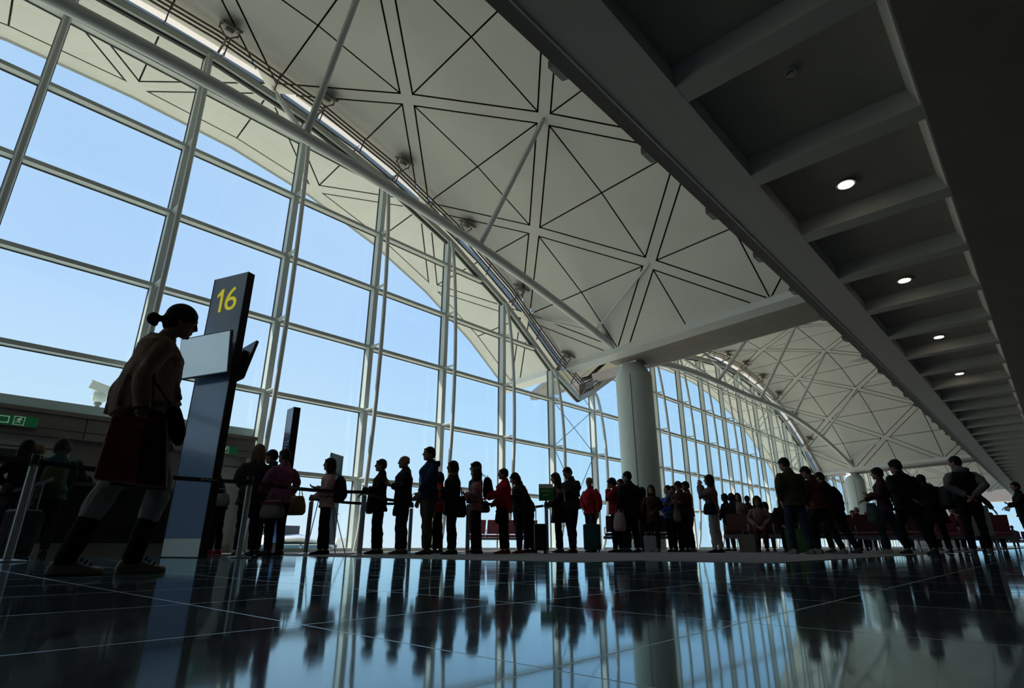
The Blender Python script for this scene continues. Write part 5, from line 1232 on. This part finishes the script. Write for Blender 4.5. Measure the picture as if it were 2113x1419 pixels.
person('woman with tied hair peering over the maroon top', H=1.60, fem=True, hair='pony', arms=('clasp', 'face'), top=Cc((.16, .11, .10)), bottom=BLK, eyes=True, hyaw=10, **at(-7.15, 13.86, 165))
P18 = person('man in a maroon top reading a phone by the column', H=1.68, hair='mop', arms=('phone', 'phone'), top=Cc((.06, .02, .022)), bottom=BLK, hpitch=14, build=1.15, eyes=True, **at(-6.85, 13.64, 150))
handbag(P18, P18['U']((.22, .0, .86)), (.26, .14, .30), (.20, .18, .15), 'pale tote in front of the man in maroon', name='tote_bag')
person('man in an orange brown tee looking left behind the maroon top', H=1.70, hair='short', arms=('clasp', 'down'), top=Cc((.16, .05, .025)), top_fit=.018, bottom=BLK, build=1.1, shoe=(.25, .24, .22), **at(-6.82, 13.95, 105))
P20 = person('woman with long hair in a pale padded jacket and white trousers taking a photo', H=1.66, fem=True, hair='long', hairm=HAIRBR, arms=('camera', 'camera'), top=Cc((.17, .12, .12)), top_hem=.84, top_fit=.045, bottom=Cc((.36, .35, .33)), shoe=(.03, .03, .03), wide=1.05, **at(-5.60, 12.66, 80))
phone(P20['arm'][0][2] + V3((-.08, -.02, .09)), (0, 0, 1), 'phone raised by the woman in white trousers')
handbag(P20, P20['U']((.02, .27, .92)), (.28, .12, .24), (.008, .009, .012), 'black shoulder bag on the woman in white trousers', strap=[P20['U']((.02, .27, 1.02)), P20['U']((.06, .2, 1.25)), P20['U']((-.02, -.1, 1.47)), P20['U']((-.14, .05, 1.3))], name='shoulder_bag')
person('distant dark haired person right of the woman taking a photo', H=1.62, fem=True, hair='bob', arms=('clasp', 'clasp'), top=BLK, vox=.014, **at(-7.2, 17.2, 60))
person('distant person in black next to the fur vest', H=1.62, fem=True, hair='bob', arms=('clasp', 'clasp'), top=Cc((.02, .02, .025)), vox=.014, **at(-7.0, 17.2, 20))
person('woman in a pale fur vest standing beyond the seats', H=1.62, fem=True, hair='long', hairm=HAIRBR, arms=('phone', 'clasp'), top=Cc((.10, .08, .07)), vest=Cc((.22, .19, .16), .95, 1., 70.), bottom=BLK, eyes=True, **at(-6.85, 17.3, 170))
person('distant dark haired person behind the seated women', H=1.60, hair='short', arms=('down', 'down'), top=Cc((.04, .025, .02)), vox=.014, **at(-6.9, 18.15, 10))
SE = dict(legs=((84, 86), (82, 90)), arms=('lap', 'lap'))
person('seated woman with long hair in a pinkish cardigan, left one of two', H=1.66, fem=True, hair='long', hairm=HAIRBR, top=Cc((.22, .14, .12)), bottom=Cc((.10, .03, .025)), lean=12, eyes=True, pos=(-5.37, 14.76, .004), face=radians(288), shoe=(.10, .04, .03), **SE)
person('seated woman with long dark hair in a black coat, right one of two', H=1.68, fem=True, hair='long', top=Cc((.016, .012, .011)), top_fit=.045, bottom=BLK, lean=12, eyes=True, hyaw=-8, pos=(-4.83, 14.94, .004), face=radians(288), shoe=(.02, .02, .02), **SE)
person('seated person seen from behind between the two seated women', H=1.58, hair='bob', fem=True, top=BRN, pos=(-5.68, 16.10, .004), face=radians(108), vox=.014, **SE)
person('seated person seen from behind right of the black coated woman', H=1.60, hair='short', top=BLK, pos=(-5.15, 16.28, .004), face=radians(108), vox=.014, **SE)

# ---- walking group on the right
P29 = person('man in an olive brown jacket walking away with a hand in his pocket', H=1.76, hair='short', arms=(((-.05, .27, 1.13), (.06, .20, .92), (0, -1, 0)), 'down'), legs=((12, 14), (-8, 6)), lean=4, hpitch=10, top=OLV, top_hem=.82, top_fit=.035, bottom=JEAN, build=1.08, shoe=(.13, .13, .12), scarf=None, hyaw=20, **at(-3.54, 11.57, 34))
b = MB(); b.tube([(-.022, 0, 1.475), (-.018, 0, 1.505)], [(.068, .066), (.062, .06)], 14, ref=(0, 1, 0)); b.xf(Matrix.Rotation(radians(4), 4, 'Y')); b.build('shirt_collar', Cc((.45, .45, .45)), P29['o'], smooth=True)
person('man in a rust brown jumper leaning into the walking group', H=1.74, hair='short', arms=('clasp', 'fore'), legs=((16, 18), (-14, 10)), lean=10, hpitch=14, top=Cc((.085, .028, .014)), bottom=BLK, hyaw=20, shoe=(.16, .15, .14), **at(-3.39, 12.59, 52))
person('man in a black suit jacket stooping as he walks behind the other two', H=1.76, hair='short', arms=('clasp', 'down'), legs=((16, 16), (-16, 14)), lean=17, hpitch=-4, top=BLK, top_hem=.74, top_fit=.045, bottom=BLK, build=1.1, hyaw=25, shoe=(.04, .04, .04), **at(-3.44, 13.75, 48))
person('seated woman just left of the olive jacket, mostly hidden', H=1.60, fem=True, hair='long', top=BLK, pos=(-4.33, 15.1, .004), face=radians(288), **SE)
person('man with cropped hair seated with his back to the lens beyond the walkers', H=1.62, hair='bald', top=Cc((.07, .015, .012)), pos=(-4.52, 20.61, .004), face=radians(101), build=1.2, **SE)
person('distant seated head beside the far column', H=1.60, hair='short', hairm=HAIRF, top=GREY, pos=(-4.87, 23.57, .004), face=radians(101), vox=.014, **SE)
P32 = person('youth with a mop of hair in profile carrying a folded jacket', H=1.72, hair='mop', arms=('phone', 'push'), legs=((14, 16), (-12, 8)), top=Cc((.05, .02, .025)), bottom=Cc((.03, .04, .055)), shoe=(.45, .45, .45), eyes=True, **at(-2.57, 14.16, 84))
backpack(P32, (.012, .01, .01), 'dark backpack on the youth in profile', .9)
handbag(P32, P32['U']((.22, .14, .80)), (.22, .14, .40), (.08, .10, .10), 'grey green folded jacket hanging over the youth\'s arm', name='folded_jacket', handle=False)
person('broad man in a black jacket looking left in the walking group', H=1.80, hair='mop', arms=('behind', 'clasp'), legs=((18, 18), (-14, 10)), lean=5, hyaw=30, hpitch=4, top=BLK, top_hem=.78, top_fit=.05, bottom=BLK, build=1.2, **at(-2.06, 13.48, 38))
P34 = person('person with a curly dark head bent under a big black shoulder bag', H=1.66, hair='curly', arms=('clasp', 'clasp'), legs=((14, 16), (-8, 6)), lean=14, hpitch=20, top=Cc((.013, .012, .011)), top_hem=.62, top_fit=.06, bottom=BLK, build=1.2, **at(-1.91, 15.22, 22))
handbag(P34, P34['U']((-.30, -.22, 1.06)), (.50, .26, .46), (.008, .008, .008), 'bulky black bag slung behind the curly haired person', name='duffel_bag', handle=False, strap=[P34['U']((-.2, -.2, 1.2)), P34['U']((-.05, -.1, 1.48)), P34['U']((.12, .0, 1.3))])
P35 = person('man in a black vest with hands clasped behind his back', H=1.80, hair='short', arms=('behind', 'behind'), legs=((3, 3), (-5, 4)), hyaw=52, hpitch=6, lean=3, top=Cc((.13, .125, .13)), top_hem=.88, hood=True, vest=Cc((.009, .009, .010)), bottom=BLK, build=1.16, shoe=(.12, .10, .06), spread=.13, **at(-1.17, 14.04, 14))
P35b = person('person hidden behind the vest man whose arm carries a grey bag', H=1.66, hair='short', arms=('down', 'out'), top=Cc((.04, .038, .03)), bottom=BLK, **at(-1.5, 17.6, 10))
P36 = person('man in dark clothes holding papers at the right edge', H=1.76, hair='short', arms=('push', 'phone'), hyaw=10, top=Cc((.014, .014, .018)), bottom=BLK, **at(-.63, 20.69, 112))
pp = empty('papers', P36['arm'][0][2] + V3((-.02, -.05, -.06))); tag(pp, 'white papers in the hand of the man at the right edge', 'papers'); b = MB(); b.obox((0, 0, 0), (.02, .06, 0), (.05, -.02, 0), (.0, .0, .003)); b.xf(Matrix.Rotation(radians(60), 4, 'X')); b.build('sheet', M['paperwhite'], pp)
person('tiny seated person at the far right window, left one', H=1.62, hair='short', top=Cc((.08, .04, .06)), pos=(-2.63, 44.95, .004), face=radians(95), vox=.02, **SE)
person('tiny seated person at the far right window, right one', H=1.60, hair='short', hairm=HAIRBR, top=BLK, pos=(-2.07, 45., .004), face=radians(95), vox=.02, **SE)
for n, (x, y) in enumerate([(-4.3, 22.6), (-3.7, 22.8), (-3.0, 22.9), (-2.4, 23.0), (-1.8, 23.1), (-5.0, 22.2), (-3.5, 26.2), (-2.6, 26.4), (-1.7, 26.6)]):
    person('distant seated passenger glimpsed below the seat backs behind the walking group', H=1.58 + .02 * (n % 4), hair='short', top=(BRN, GREY, NAVY)[n % 3], bottom=BLK, pos=(x, y, .004), face=radians(281), vox=.02, group='distant seated passengers behind the walkers', **SE)
bake()
